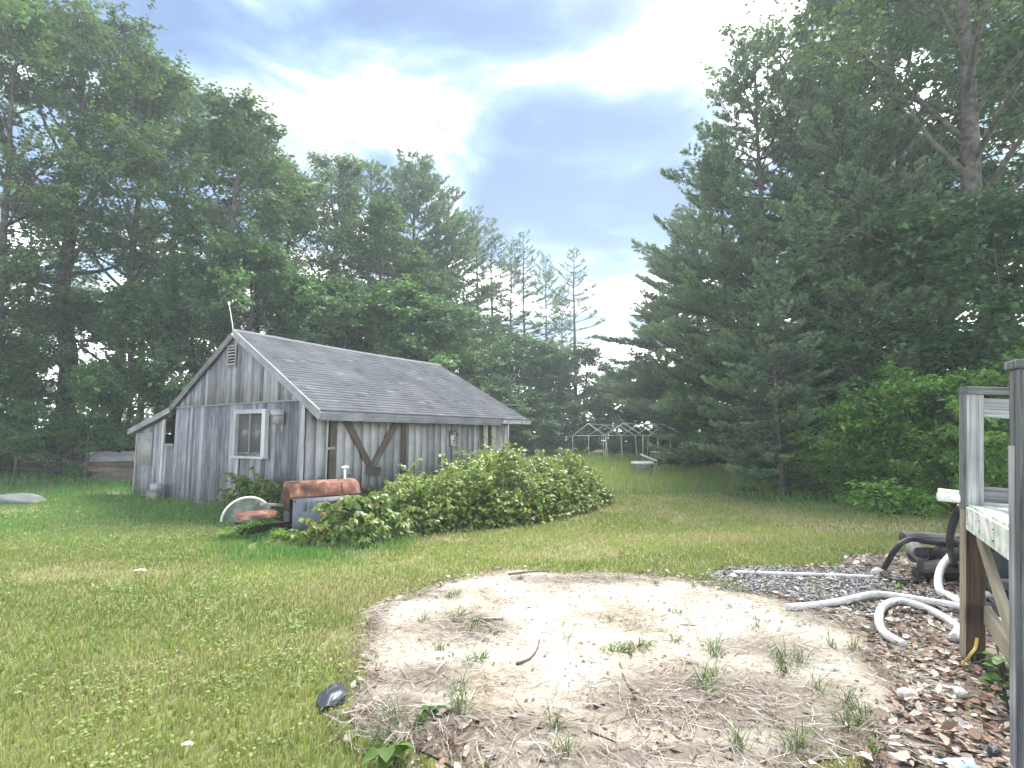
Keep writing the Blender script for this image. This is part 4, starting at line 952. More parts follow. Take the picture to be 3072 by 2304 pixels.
def make_pine(name, Ht, Rm, seed, start=.08, gap=.85, nb=5, dens=1.6, tuft=8, nl=.19, nw=.046, trunk_r=.22, colr=((.022, .048, .024), (.125, .190, .066)), thin=1.0, power=.75, inner=.34):
    r = np.random.default_rng(seed); wd = Wood(); t_ = np.linspace(0, 1, 12)
    wob = np.cumsum(r.normal(0, .04, (12, 2)), 0); tp = np.stack([wob[:, 0], wob[:, 1], t_ * Ht], 1)
    trad = trunk_r * (1 - t_) ** .9 + .015; wd.tube(tp, list(trad), 8)
    z = Ht * start; Bs, Bd, Bc = [], [], []; P0l, P1l = [], []
    while z < Ht - .25:
        t = z / Ht; tt = min(1.0, max(0.0, (t - start) / (1 - start)))
        for k in range(nb):
            if r.random() < .12: continue
            az = k * 6.283 / nb + r.normal(0, .35) + z * 1.7; Lb = (Rm * (1 - tt) ** power * (.75 + .25 * min(1, tt * 5)) + .35) * r.uniform(.55, 1.25)
            el = R(-10 + 55 * tt ** 1.3 + r.normal(0, 6)); c0 = np.array([np.interp(t, t_, tp[:, m]) for m in range(3)])
            d = np.array([math.cos(az) * math.cos(el), math.sin(az) * math.cos(el), math.sin(el)]); pts = [c0]; dd = d.copy(); ns = 7
            for q in range(ns):
                dd = dd + np.array([0, 0, .055 + .03 * (q > 3)]) + r.normal(0, .05, 3); dd /= np.linalg.norm(dd); pts.append(pts[-1] + dd * Lb / ns)
            pts = np.array(pts); wd.tube(pts, list(np.linspace(min(.05, .012 * Lb + .012), .006, ns + 1)), 4)
            nbr = max(4, int(Lb / .19 * dens)); bc = r.random()
            for q in range(nbr):
                s = r.uniform(inner, 1.0); pp = np.array([np.interp(s, np.linspace(0, 1, ns + 1), pts[:, m]) for m in range(3)])
                sdv = np.cross(dd, [0, 0, 1.]); sdv /= np.linalg.norm(sdv); sg = 1 if q % 2 else -1
                bl_ = (.26 + .40 * Lb * (1.05 - s)) * r.uniform(.55, 1.2); dv = dd * .75 + sdv * sg * r.uniform(.4, 1.0) + np.array([0, 0, r.uniform(-.04, .20)]); dv /= np.linalg.norm(dv)
                P0l.append(pp); P1l.append(pp + dv * bl_); Bc.append((bc, s))
        z += gap * r.uniform(.75, 1.25) * (1 - .35 * tt)
    P0, P1 = np.array(P0l), np.array(P1l); Bc = np.array(Bc); wd.add(*prisms(P0, P1, .010, .004))
    Lb = np.linalg.norm(P1 - P0, axis=1); nt_ = np.maximum(3, (Lb / .085 * thin)).astype(int); idx = np.repeat(np.arange(len(P0)), nt_)
    s = r.uniform(.15, 1.05, len(idx)); base = P0[idx] + (P1 - P0)[idx] * s[:, None] + r.normal(0, .03, (len(idx), 3)); dv = unit(P1 - P0)[idx]
    n = len(idx) * tuft; base = np.repeat(base, tuft, 0); dr = unit(np.repeat(dv, tuft, 0) * .9 + r.normal(0, .55, (n, 3)) + [0, 0, .18]); L = nl * r.uniform(.6, 1.15, n)
    sd_ = unit(np.cross(dr, r.normal(0, 1, (n, 3)))); w = nw * r.uniform(.7, 1.2, n)
    V = np.stack([base - sd_ * w[:, None] * .5, base + sd_ * w[:, None] * .5, base + dr * L[:, None]], 1).reshape(-1, 3)
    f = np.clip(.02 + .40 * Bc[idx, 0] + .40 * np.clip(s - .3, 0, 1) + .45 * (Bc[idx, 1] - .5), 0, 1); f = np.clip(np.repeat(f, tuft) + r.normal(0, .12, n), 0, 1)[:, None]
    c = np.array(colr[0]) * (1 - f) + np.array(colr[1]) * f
    t = thing(name, None, 'tree'); obj('trunk', wd.mesh('trunk'), M_['bark'], t)
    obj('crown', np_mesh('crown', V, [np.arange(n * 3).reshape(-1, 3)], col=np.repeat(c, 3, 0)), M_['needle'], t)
    return t

def make_shrub(name, Ht, Rm, seed, stems=12, n2=12, n3=6, n4=16, leaf=(.08, .13), colr=((.034, .080, .022), (.150, .250, .062)), cat='shrub'):
    r = np.random.default_rng(seed); wd = Wood(); S0, E0 = [], []
    for i in range(stems):
        az = i * 2.4 + r.normal(0, .3); out_ = Rm * math.sqrt((i + .5) / stems) * r.uniform(.75, 1.1); hh_ = Ht * r.uniform(.6, 1.0) * (1 - .35 * (out_ / Rm) ** 2)
        p = np.array([[math.cos(az) * out_ * .25 * t, math.sin(az) * out_ * .25 * t, 0] for t in (1,)])[0]
        pts = np.array([p + np.array([math.cos(az) * out_ * t ** 1.3 * .85, math.sin(az) * out_ * t ** 1.3 * .85, hh_ * (t - .12 * t * t) / .88]) + r.normal(0, .03, 3) for t in np.linspace(0, 1, 6)])
        wd.tube(pts, list(np.linspace(.022, .006, 6)), 4)
        for k in range(n2):
            s = r.uniform(.12, 1); q = np.array([np.interp(s, np.linspace(0, 1, 6), pts[:, m]) for m in range(3)])
            a2 = r.uniform(0, 6.28); d = np.array([math.cos(a2), math.sin(a2), r.uniform(-.1, .7)]); S0.append(q); E0.append(q + d / np.linalg.norm(d) * r.uniform(.25, .6) * Rm * .5)
    S0, E0 = np.array(S0), np.array(E0); wd.add(*prisms(S0, E0, .007, .003)); m = len(S0)
    s3 = r.uniform(.2, 1., (m, n3)); S3 = (S0[:, None] + (E0 - S0)[:, None] * s3[..., None]).reshape(-1, 3); a3 = r.uniform(0, 6.28, m * n3)
    d3 = unit(np.stack([np.cos(a3), np.sin(a3), r.uniform(-.2, .5, m * n3)], 1)); E3 = S3 + d3 * r.uniform(.15, .38, m * n3)[:, None]; k = m * n3
    s4 = r.uniform(.1, 1.1, (k, n4)); P = (S3[:, None] + (E3 - S3)[:, None] * s4[..., None]).reshape(-1, 3) + r.normal(0, .05, (k * n4, 3))
    P[:, 2] = np.maximum(P[:, 2], .02); nl = len(P); az = r.uniform(0, 6.28, nl); Dl = np.stack([np.cos(az), np.sin(az), r.normal(-.2, .3, nl)], 1) + np.repeat(d3, n4, 0) * .7
    Nl = np.stack([r.normal(0, .45, nl), r.normal(0, .45, nl), np.ones(nl)], 1); L = r.uniform(*leaf, nl)
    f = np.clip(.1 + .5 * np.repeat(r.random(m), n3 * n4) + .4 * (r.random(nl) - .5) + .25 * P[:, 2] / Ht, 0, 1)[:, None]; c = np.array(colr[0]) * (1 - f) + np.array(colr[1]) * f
    t = thing(name, None, cat); obj('stems', wd.mesh('stems'), M_['bark'], t)
    obj('foliage', leaves_mesh('foliage', P, Dl, Nl, L, L * r.uniform(.5, .7, nl), c, .15, .15), M_['shrub'], t)
    return t

# ------------------------------------------------------------------ trees: one of each kind, then copies
class Kind:
    def __init__(s, src, Ht): s.src = src; s.Ht = Ht; s.used = False
def plant(kind, px, top, Y, label, group, rot=None, wide=1.0, tilt=None):
    """stand a tree at depth Y below photo column px so that it reaches the row `top`"""
    b = D(px, 1306, Y); z = D(px, top, Y).z; s = z / kind.Ht
    rz = random.uniform(0, 6.28) if rot is None else rot
    if not kind.used:
        kind.used = True; o = kind.src; o.location = (b.x, Y, 0); o.rotation_euler = (0, 0, rz); o.scale = (s * wide, s * wide, s); o['label'] = label; o['group'] = group
    else: o = copy_tree(kind.src, (b.x, Y, 0), rz, (s * wide, s * wide, s), label, group)
    if tilt: o.rotation_euler = (tilt[0], tilt[1], rz)
    return o
D1 = Kind(make_broadleaf('maple_tree', 19, 5.2, 1, 30, 7, 6, 14), 19)
D2 = Kind(make_broadleaf('maple_tree', 18, 4.6, 2, 28, 7, 6, 14, base=.18), 18)
D3 = Kind(make_broadleaf('oak_tree', 20, 5.6, 3, 30, 7, 6, 14, base=.30, colr=((.032, .062, .020), (.085, .125, .036)), barkmat='bark', trunk_r=.36), 20)
D4 = Kind(make_broadleaf('birch_tree', 15, 3.6, 4, 26, 7, 6, 14, base=.15, colr=((.034, .068, .022), (.088, .140, .040))), 15)
U1 = Kind(make_broadleaf('young_maple', 6, 2.5, 5, 18, 7, 6, 26, leaf=(.11, .17), base=.08, colr=((.030, .075, .018), (.085, .165, .035)), trunk_r=.07, low=.95), 6)
U2 = Kind(make_broadleaf('young_birch', 7, 2.6, 6, 20, 7, 6, 24, leaf=(.10, .15), base=.10, colr=((.034, .075, .024), (.090, .150, .045)), trunk_r=.08, low=.95), 7)
W1 = Kind(make_pine('white_pine', 20, 5.8, 11, start=.05, power=.6), 20)
W2 = Kind(make_pine('white_pine', 18, 5.6, 12, start=.04, gap=.75, power=.6), 18)
W3 = Kind(make_pine('white_pine', 12, 4.2, 13, start=.04, gap=.62, power=.65), 12)
K1 = Kind(make_pine('lanky_pine', 22, 3.2, 14, start=.38, gap=.8, nb=4, dens=1.1, thin=.9, trunk_r=.20, nl=.2, nw=.03, power=.55), 22)
K2 = Kind(make_pine('lanky_pine', 21, 2.8, 15, start=.48, gap=.9, nb=4, dens=1.0, thin=.9, trunk_r=.18, nl=.2, nw=.03, power=.6), 21)
GL, GR, GF, GP = 'broadleaf trees of the left wood', 'trees of the right wood', 'low trees at the far end of the clearing', 'tall pines at the far end of the left wood'
# left wood
plant(D1, -60, 30, 20, 'tallest broadleaf tree at the left edge of the photo', GL, .4)
plant(D3, 150, 40, 23, 'second tall broadleaf tree from the left edge', GL, 2.0)
plant(D2, 330, 170, 24, 'broad dark tree third from the left, behind the lean-to', GL, 1.1)
plant(D1, 480, 260, 28, 'tall broadleaf tree behind the shed gable, left of the spike-topped one', GL, 4.2)
plant(D4, 660, 310, 25, 'slender spike-topped broadleaf tree right above the shed gable', GL, 3.0)
plant(D2, 770, 440, 31, 'broadleaf tree behind the left third of the shed roof', GL, 5.0)
plant(D4, 880, 520, 30, 'pale loose-crowned broadleaf tree behind the shed ridge', GL, .7)
plant(D3, 1000, 500, 35, 'broadleaf tree rising behind the middle of the shed roof', GL, 5.6)
plant(D2, 1130, 600, 30, 'rounded green broadleaf tree in front of the first pine', GL, 2.6)
plant(D4, 1250, 760, 33, 'small rounded broadleaf tree below the tall pines', GL, 1.6)
plant(D4, -330, 120, 19, 'broadleaf tree beyond the left edge of the photo', GL, 5.1)
plant(D2, 60, 560, 30, 'shorter broadleaf tree seen between the leftmost trunks', GL, 3.7)
plant(D4, 420, 640, 33, 'shorter broadleaf tree seen through gaps left of the gable', GL, 2.2)
# pines on the left of the gap
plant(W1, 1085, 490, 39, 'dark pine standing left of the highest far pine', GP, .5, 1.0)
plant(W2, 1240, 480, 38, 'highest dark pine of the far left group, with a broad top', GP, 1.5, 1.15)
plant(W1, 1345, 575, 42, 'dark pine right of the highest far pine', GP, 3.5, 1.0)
plant(K1, 1425, 640, 45, 'bare-stemmed pine with flat dark top, left of the pair', GP, .2, 1.2)
plant(K2, 1478, 668, 47, 'bare-stemmed pine with rounded top in the far group', GP, 2.2, 1.2)
plant(K1, 1535, 725, 50, 'thin far pine left of the taller double-topped one', GP, 4.0)
plant(K2, 1578, 705, 50, 'tall thin far pine with pointed top', GP, 1.0, 1.1)
plant(K1, 1640, 770, 54, 'sparse far pine between the pointed one and the last one', GP, 5.2, .9)
plant(K2, 1725, 758, 52, 'last tall sparse pine beside the bright gap', GP, 3.1, 1.25)
plant(K1, 1690, 860, 58, 'faint thin pine behind the last tall one', GP, 2.4, .9)
# low trees at the far end
for i, (px_, tp_, Y_, k_, lb) in enumerate((
        (1330, 990, 38, U2, 'low bushy tree behind the right end of the shed roof'), (1440, 1030, 42, U1, 'low bushy tree left of the far pine stems'), (1560, 1030, 46, U2, 'low bushy tree at the feet of the pointed pine'),
        (1650, 1060, 48, U1, 'low bushy tree above the left shelter frame'), (1745, 1060, 50, U2, 'taller bushy tree at the foot of the last pine'), (1830, 1130, 54, U1, 'lowest bushy tree in the bright gap'),
        (1900, 1120, 50, U2, 'bushy tree above the right shelter frame'), (1980, 1120, 44, U1, 'bushy tree where the right wood begins'), (1490, 1150, 36, U2, 'low dark shrub tree just right of the shed'), (1600, 1190, 40, U1, 'low shrub tree behind the brambles'), (1720, 1215, 44, U2, 'low shrub tree behind the left shelter frame'),
        (2060, 1180, 40, U2, 'bushy tree right of the shelter frames'))):
    plant(k_, px_, tp_, Y_, lb, GF, i * 1.3, 1.35)
# undergrowth of the left wood
for i, (px_, tp_, Y_, k_, w_, lb) in enumerate((
        (60, 1080, 19.5, U1, 1.1, 'young leafy maple at the left edge above the lawn'), (265, 1120, 18.2, U1, 1.0, 'bright young maple just left of the lean-to'), (-120, 980, 18, U2, 1.1, 'young tree at the far left edge'),
        (170, 920, 22.5, U2, 1.1, 'young tree above the pallet stack'), (400, 900, 22, U2, 1.0, 'young tree directly behind the lean-to roof'), (560, 860, 23, U1, .9, 'young tree behind the gable peak'),
        (720, 760, 23, U2, 1.0, 'young tree behind the left end of the ridge'), (860, 870, 25, U1, 1.1, 'young tree behind the shed ridge, second from its left'), (1010, 880, 26, U2, 1.0, 'young tree behind the middle of the ridge'), (1180, 900, 28, U1, 1.1, 'young tree behind the right part of the ridge'), (1310, 930, 30, U2, 1.1, 'young tree behind the far end of the ridge'))):
    plant(k_, px_, tp_, Y_, lb, 'young trees along the left wood', 2.1 * i, w_)
# right wood
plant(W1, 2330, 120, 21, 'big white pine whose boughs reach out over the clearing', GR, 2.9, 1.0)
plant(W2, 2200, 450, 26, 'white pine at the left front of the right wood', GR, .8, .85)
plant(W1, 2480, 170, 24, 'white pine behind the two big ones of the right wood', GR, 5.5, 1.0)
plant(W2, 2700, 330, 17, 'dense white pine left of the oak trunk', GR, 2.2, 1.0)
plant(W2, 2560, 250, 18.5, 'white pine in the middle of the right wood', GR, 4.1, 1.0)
plant(W3, 2040, 760, 44, 'smaller pine at the edge of the bright gap', GR, 5.0, 1.1)
plant(W3, 2330, 820, 15.2, 'small pine with low pale boughs in front of the right wood', GR, 1.2, 1.0)
plant(W3, 2610, 760, 16.5, 'small pine behind the shrubs on the right', GR, 3.3, 1.05)
plant(W3, 2130, 620, 38, 'pine filling in behind the right end of the shelter frames', GR, 2.6, 1.3)
plant(D3, 2600, -260, 25, 'tall oak with loose top above the white pines', GR, 1.4)
plant(D3, 2960, -420, 15.5, 'large oak with a thick leaning trunk at the right', GR, .9, 1.0, (0.0, R(-4)))
plant(D1, 2740, -150, 21, 'tall broadleaf tree between the oak trunk and the pines', GR, 3.9)
plant(D4, 3180, 100, 19, 'broadleaf tree at the right edge behind the oak', GR, 2.0)
plant(D2, 2880, 420, 24, 'shorter broadleaf tree filling in behind the oak trunk', GR, 4.6)
plant(U1, 2800, 700, 15, 'young leafy tree below the oak trunk', GR, 2.5, 1.2)
plant(U2, 3060, 640, 13.5, 'young leafy tree at the right edge above the deck', GR, 1.0, 1.1)
plant(U2, 2450, 1000, 19, 'young dark tree in the shade under the white pines', GR, .3, 1.4)
plant(U1, 2200, 1060, 26, 'young dark tree at the left foot of the right wood', GR, 3.3, 1.4)
plant(U2, 2130, 1130, 31, 'young dark tree behind the brush pile', GR, 4.4, 1.2)
def snag(px_, Y_, Ht, label, seed):
    r = np.random.default_rng(seed); b = D(px_, 1306, Y_); t = thing('dead_tree', label, 'tree', (b.x, Y_, 0)); tk = Wood(); lm = Wood()
    tp = np.stack([np.cumsum(r.normal(0, .08, 10)), np.cumsum(r.normal(0, .08, 10)), np.linspace(0, Ht, 10)], 1); tk.tube(tp, list(np.linspace(.15, .03, 10)), 7); obj('trunk', tk.mesh('trunk'), M_['bark_pale'], t)
    def grow(p, d, L, rad, lev):
        pts = [p]; dd = d
        for k in range(5):
            dd = dd + r.normal(0, .22, 3) + np.array([0, 0, .05]); dd = dd / np.linalg.norm(dd); pts.append(pts[-1] + dd * L / 5)
        lm.tube(np.array(pts), list(np.linspace(rad, rad * .35, 6)), 5 if lev == 0 else 4)
        if lev < 3:
            for k in range(4): s_ = r.integers(1, 6); d2 = dd + r.normal(0, .75, 3); grow(pts[s_], d2 / np.linalg.norm(d2), L * r.uniform(.35, .6), rad * .5, lev + 1)
    for k in range(12):
        z = r.uniform(.55, .98); p = np.array([np.interp(z * Ht, tp[:, 2], tp[:, m]) for m in range(3)]); az = r.uniform(0, 6.28); grow(p, np.array([math.cos(az), math.sin(az), r.uniform(.1, .7)]), r.uniform(1.4, 3.0), .04, 0)
    obj('limbs', lm.mesh('limbs'), M_['bark_pale'], t)
snag(2720, 18.2, 15.5, 'dead tree with bare pale twisted limbs in front of the oak', 5)
# shrubs along the right edge of the lawn
S1 = Kind(make_shrub('shrub', 3.2, 1.7, 31), 3.2); S2 = Kind(make_shrub('shrub', 2.6, 1.6, 32, stems=13), 2.6)
for i, (px_, tp_, Y_, k_, w_, lb) in enumerate((
        (2520, 1220, 13.8, S1, 1.0, 'low dark shrub under the small front pine'), (2650, 1100, 14.2, S2, 1.0, 'shrub left of the deck railing, middle of the hedge'), (2760, 1060, 13.2, S1, 1.0, 'tall green shrub just left of the deck post'), (2900, 1010, 12.8, S2, .9, 'bright green shrub seen above the deck rail'),
        (3040, 1000, 11.8, S1, 1.0, 'bright green shrub behind the near deck post'), (2560, 1310, 14.0, S2, 1.1, 'low shrub at the lawn edge below the pale boughs'), (2740, 1260, 12.8, S1, .9, 'low shrub at the lawn edge left of the deck'), (2880, 1230, 11.8, S2, .9, 'shrub seen through the deck railing'), (3060, 1200, 9.4, S1, 1.0, 'shrub behind the deck floor at the right edge'), (2420, 1330, 15.5, S2, 1.2, 'low dark shrub under the big white pine'), (2260, 1340, 19, S1, 1.4, 'low dark shrub at the far lawn edge'))):
    plant(k_, px_, tp_, Y_, lb, 'shrubs along the right edge of the lawn', 1.7 * i, w_)
for i, (px_, tp_, Y_, k_, lb) in enumerate(((1380, 1270, 36, S1, 'round bush right behind the shed end'), (1470, 1280, 40, S2, 'low bush behind the brambles, left of the frames'), (1570, 1275, 43, S1, 'bush in the meadow left of the shelter frames'), (1660, 1270, 46, S2, 'bush right behind the left shelter frame leg'), (1760, 1275, 47, S1, 'bush behind the left shelter frame'), (1850, 1280, 48, S2, 'bush behind the overlap of both shelter frames'), (1940, 1275, 46, S1, 'bush behind the right shelter frame'), (2030, 1265, 43, S2, 'bush at the right end of the shelter frames'), (2120, 1270, 36, S1, 'dark bush right of the shelter frames'), (120, 1270, 23, S2, 'dark bush behind the pallet stack'), (330, 1250, 21, S1, 'dark bush behind the grey planks'), (20, 1240, 24, S1, 'dark bush at the left edge of the wood'), (-90, 1260, 21, S2, 'low bush beyond the left edge'))):
    plant(k_, px_, tp_, Y_, lb, 'bushes along the far edge of the clearing', 2.3 * i, 1.5)
w1 = Kind(make_shrub('weed_clump', .75, .5, 41, 18, 4, 3, 6, (.06, .12), ((.09, .18, .04), (.20, .34, .08)), 'weeds'), .75)
plant(w1, 2650, 1425, 11.8, 'feathery bright green weed clump at the lawn edge', 'weed clumps', 0, 1.3)
plant(w1, 760, 1560, 9.0, 'tall weeds growing through the tractor seat frame', 'weed clumps', 4, 1.2); plant(w1, 850, 1580, 8.9, 'weeds below the tractor side panel', 'weed clumps', 5, 1.2); plant(w1, 690, 1590, 8.9, 'weeds left of the tractor fender', 'weed clumps', 1, 1.2)
plant(w1, 2740, 1470, 11.3, 'smaller weed clump right of the feathery one', 'weed clumps', 2, 1.3); plant(w1, 2540, 1470, 13, 'weed clump under the shrubs left of the feathery one', 'weed clumps', 3, 1.2)
# distant wood closing the horizon
r = np.random.default_rng(77); n = 42000
an2 = r.uniform(R(-75), R(75), n); dist = r.uniform(62, 85, n); hmax = 5.5 + 3.5 * vnoise(an2 * 40, np.zeros(n), 1.0, 9) + 2 * vnoise(an2 * 150, np.zeros(n), 1.0, 10)
P = np.stack([np.sin(an2) * dist, np.cos(an2) * dist, hmax * r.random(n) ** 1.15], 1); az = r.uniform(0, 6.28, n)
f = np.clip(.5 * vnoise(P[:, 0], P[:, 2] * 2, .4, 5) + .5 * r.random(n), 0, 1)[:, None]; c = np.array((.035, .062, .026)) * (1 - f) + np.array((.075, .115, .042)) * f
tag(obj('distant_wood', leaves_mesh('distant_wood', P, np.stack([np.cos(az), np.sin(az), r.normal(0, .4, n)], 1), r.normal(0, .5, (n, 3)) + [0, -.3, 1], r.uniform(.5, .9, n), r.uniform(.4, .7, n), c), M_['leaf']), 'hazy distant wood closing the far end of the clearing', 'woodland', kind='stuff')

# ------------------------------------------------------------------ brambles in front of the shed
def bramble(name, label, poly, hfun, n, leaf, colr, seed, stems=120, group=None):
    r = np.random.default_rng(seed); xs = [p[0] for p in poly]; ys = [p[1] for p in poly]; pts = []
    cand = np.stack([r.uniform(min(xs), max(xs), n * 6), r.uniform(min(ys), max(ys), n * 6)], 1); cand = cand[in_poly(cand[:, 0], cand[:, 1], poly)][:n * 2]
    # distance to the outline, to round the mound off towards its edge
    dm = np.full(len(cand), 9.0)
    for i in range(len(poly)):
        a_ = np.array(poly[i]); b2 = np.array(poly[(i + 1) % len(poly)]); ab = b2 - a_; t = np.clip(((cand - a_) @ ab) / (ab @ ab), 0, 1); dm = np.minimum(dm, np.linalg.norm(cand - (a_ + t[:, None] * ab), axis=1))
    h = hfun(cand[:, 0], cand[:, 1]) * np.clip(dm / .75, 0, 1) ** .5 * (.26 + .98 * fbm(cand[:, 0], cand[:, 1], 1.3, seed) + .60 * vnoise(cand[:, 0], cand[:, 1], 4.5, seed + 5) ** 2)
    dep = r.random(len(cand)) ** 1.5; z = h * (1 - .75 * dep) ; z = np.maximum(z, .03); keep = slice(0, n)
    B = np.stack([cand[:, 0], cand[:, 1], z], 1)[keep]; m = len(B); dep = dep[keep]
    # three leaflets each
    az = r.uniform(0, 6.28, m); P, Dl, Nl, cc, LL = [], [], [], [], []
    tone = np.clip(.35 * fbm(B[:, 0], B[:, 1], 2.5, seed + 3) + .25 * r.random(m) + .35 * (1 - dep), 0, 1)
    ns_ = stems * 2; si = r.choice(m, ns_, replace=False); sh0, sh1, shp = [], [], []
    for i in si:                                          # shoots that stand out of the mass
        q = B[i]; a3 = r.uniform(0, 6.28); hh3 = h[i] * r.uniform(.10, .38) + .05; p0 = np.array([q[0], q[1], h[i] * .8]); lp = p0
        for k3 in range(1, 7):
            t3 = k3 / 6; pt = p0 + np.array([math.cos(a3) * .28 * t3 ** 1.6, math.sin(a3) * .28 * t3 ** 1.6, (hh3 + h[i] * .2) * (t3 - .25 * t3 ** 3)]); sh0.append(lp); sh1.append(pt); lp = pt; shp.append(pt)
    B = np.concatenate([B, np.array(shp)]); dep = np.concatenate([dep, np.zeros(len(shp))]); m = len(B); az = r.uniform(0, 6.28, m); tone = np.concatenate([tone, r.uniform(.45, 1, len(shp))])
    nrm = np.stack([r.normal(0, .55, m), r.normal(-.1, .55, m), np.ones(m)], 1)
    for k, da in enumerate((-1.2, 0, 1.2)):
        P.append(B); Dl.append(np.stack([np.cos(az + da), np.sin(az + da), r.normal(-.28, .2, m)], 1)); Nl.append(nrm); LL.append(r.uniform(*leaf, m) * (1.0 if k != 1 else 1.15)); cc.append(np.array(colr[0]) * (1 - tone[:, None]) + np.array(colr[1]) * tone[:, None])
    P = np.concatenate(P); L = np.concatenate(LL); odd = r.random(m); shift = np.where((odd < .07)[:, None], [[1.5, 1.1, .9]], np.where((odd > .985)[:, None], [[1.5, .75, .8]], [[1., 1., 1.]])); cc = [c_ * shift for c_ in cc]
    t = thing(name, label, 'brambles', (poly[0][0], poly[0][1], 0), 0, group); o = Matrix.Translation((-poly[0][0], -poly[0][1], 0))
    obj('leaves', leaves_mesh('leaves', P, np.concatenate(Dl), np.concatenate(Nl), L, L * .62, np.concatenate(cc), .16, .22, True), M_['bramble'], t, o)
    wd = Wood(); wd.add(*prisms(np.array(sh0), np.array(sh1), .005, .004)); si = r.choice(m, stems, replace=False)
    for i in si:
        q = B[i]; b0 = q * [1, 1, 0] + [r.normal(0, .2), r.normal(0, .2), 0]; top = q + [0, 0, .06]; mid = (b0 + top) / 2 + [r.normal(0, .08), r.normal(0, .08), .12 * q[2]]
        wd.tube(spline([b0, mid, top], 3), .006, 4)
    obj('canes', wd.mesh('canes'), M_['brownwood'], t, o)['kind'] = 'stuff'
LB = SM
def S2W(u, v): p = SM @ Vector((u, v, 0)); return (p.x, p.y)
main_poly = [(-2.9, 10.0), (-2.4, 9.2), (-1.7, 8.95), (-.6, 9.65), (.3, 10.1), (1.1, 11.0), (1.85, 12.1), (2.5, 13.4), (2.5, 14.8), (1.2, 15.6), S2W(WID + .6, 8.3), S2W(WID + .25, 6.5), S2W(WID + .2, 3.5), S2W(WID + .2, 1.6)]
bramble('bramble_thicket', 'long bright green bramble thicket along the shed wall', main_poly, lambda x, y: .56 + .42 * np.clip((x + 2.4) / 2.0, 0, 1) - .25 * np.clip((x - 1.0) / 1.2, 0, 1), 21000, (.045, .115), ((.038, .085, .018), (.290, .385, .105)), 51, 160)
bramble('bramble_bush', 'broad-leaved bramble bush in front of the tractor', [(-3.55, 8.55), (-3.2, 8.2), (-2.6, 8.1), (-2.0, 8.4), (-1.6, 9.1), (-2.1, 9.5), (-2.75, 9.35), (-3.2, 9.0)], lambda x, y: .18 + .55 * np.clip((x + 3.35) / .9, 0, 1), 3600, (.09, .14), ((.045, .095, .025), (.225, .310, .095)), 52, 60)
bramble('bramble_sprigs', 'sparse light sprigs climbing the shed corner behind the tractor', [S2W(WID - 1.6, -.9), S2W(WID - .3, -1.0), S2W(WID + .55, -.2), S2W(WID + .5, 1.7), S2W(WID + .15, 1.7), S2W(WID + .1, -.1), S2W(WID - 1.5, -.12)], lambda x, y: 1.0 + 0 * x, 900, (.07, .11), ((.06, .12, .04), (.18, .26, .09)), 53, 60)

# ------------------------------------------------------------------ grass
def blades(name, X, Y, hgt, wid, col, seed, bend=.5, z0=0.0):
    r = np.random.default_rng(seed); n = len(X); az = r.uniform(0, 6.28, n); bz = r.uniform(0, 6.28, n); b = r.uniform(.1, 1, n) * bend * hgt
    s = np.stack([np.cos(az), np.sin(az)], 1) * wid[:, None] * .5; d = np.stack([np.cos(bz), np.sin(bz)], 1) * b[:, None]; z = np.broadcast_to(z0, (n,))
    p = np.stack([X, Y], 1)
    def row(q, h): return np.concatenate([q, (z + h)[:, None]], 1)
    V = np.stack([row(p - s, -.01 + 0 * hgt), row(p + s, -.01 + 0 * hgt), row(p - s * .8 + d * .35, hgt * .6), row(p + s * .8 + d * .35, hgt * .6), row(p + d, hgt * r.uniform(.85, 1.0, n))], 1).reshape(-1, 3)
    i = np.arange(n)[:, None] * 5
    return np_mesh(name, V, [i + [0, 1, 3, 2], i + [2, 3, 4]], col=np.repeat(col, 5, 0))
def sample_ground(n, y0, y1, seed, power=.5, marg=1.12):
    r = np.random.default_rng(seed); u = r.random(n)
    Y = ((y0 ** power) + u * (y1 ** power - y0 ** power)) ** (1 / power); return (r.random(n) * 2 - 1) * Y * .97 * marg, Y
sp, cp = math.sin(ANG), math.cos(ANG)
def shed_uv(x, y): dx, dy = x - A_.x, y - A_.y; return dx * cp + dy * sp, -dx * sp + dy * cp
def in_shed(x, y): u, v = shed_uv(x, y); return (u > -LX) & (u < WID) & (v > 0) & (v < LEN)
def tallness(x, y):
    """0 on the mown lawn, 1 where nobody mows"""
    u, v = shed_uv(x, y)
    a = np.clip(1 - (-v - .2) / 1.7, 0, 1) * (u < WID + .2) * (u > -4.5) * (v < .3)                # along the gable
    a = np.maximum(a, np.clip((u + 1.0) / -3, 0, 1) * np.clip((v + 2.5) / 3, 0, 1) * .9)
    edge = 15.3 - 2.4 * np.clip((x - 5) / 5, 0, 1) + .8 * (fbm(x, y, .5, 3) - .5)                # far meadow
    m = np.clip((y - edge) / .7, 0, 1) * (x > -3.5)
    s = np.clip((y - (12.3 - .28 * (x - 8))) / .8, 0, 1) * (x > 6.0)                                # under the right shrubs
    fr = np.clip(1 - np.abs(np.hypot(x + 3.0, y - 8.6) - 1.0) / .8, 0, 1) * (x < -1.5)              # round the tractor
    return np.maximum.reduce([a, m, s, fr * .8])
LAWN = 255000
X, Y = sample_ground(LAWN, 2.35, 17.5, 61)
r = np.random.default_rng(62); sdv = sand_d(X, Y); inbed = in_poly(X, Y, BED); tall = tallness(X, Y)
thinp = np.where(sdv > .12, 0.006, np.where(sdv > -.05, .25, 1.0)); thinp = np.where(inbed & (sdv < .1), .035, thinp)
thinp = thinp * np.where(vnoise(X, Y, .9, 70) + .35 * vnoise(X, Y, 4, 71) > 1.02, .45, 1.0)         # thin, strawy spots
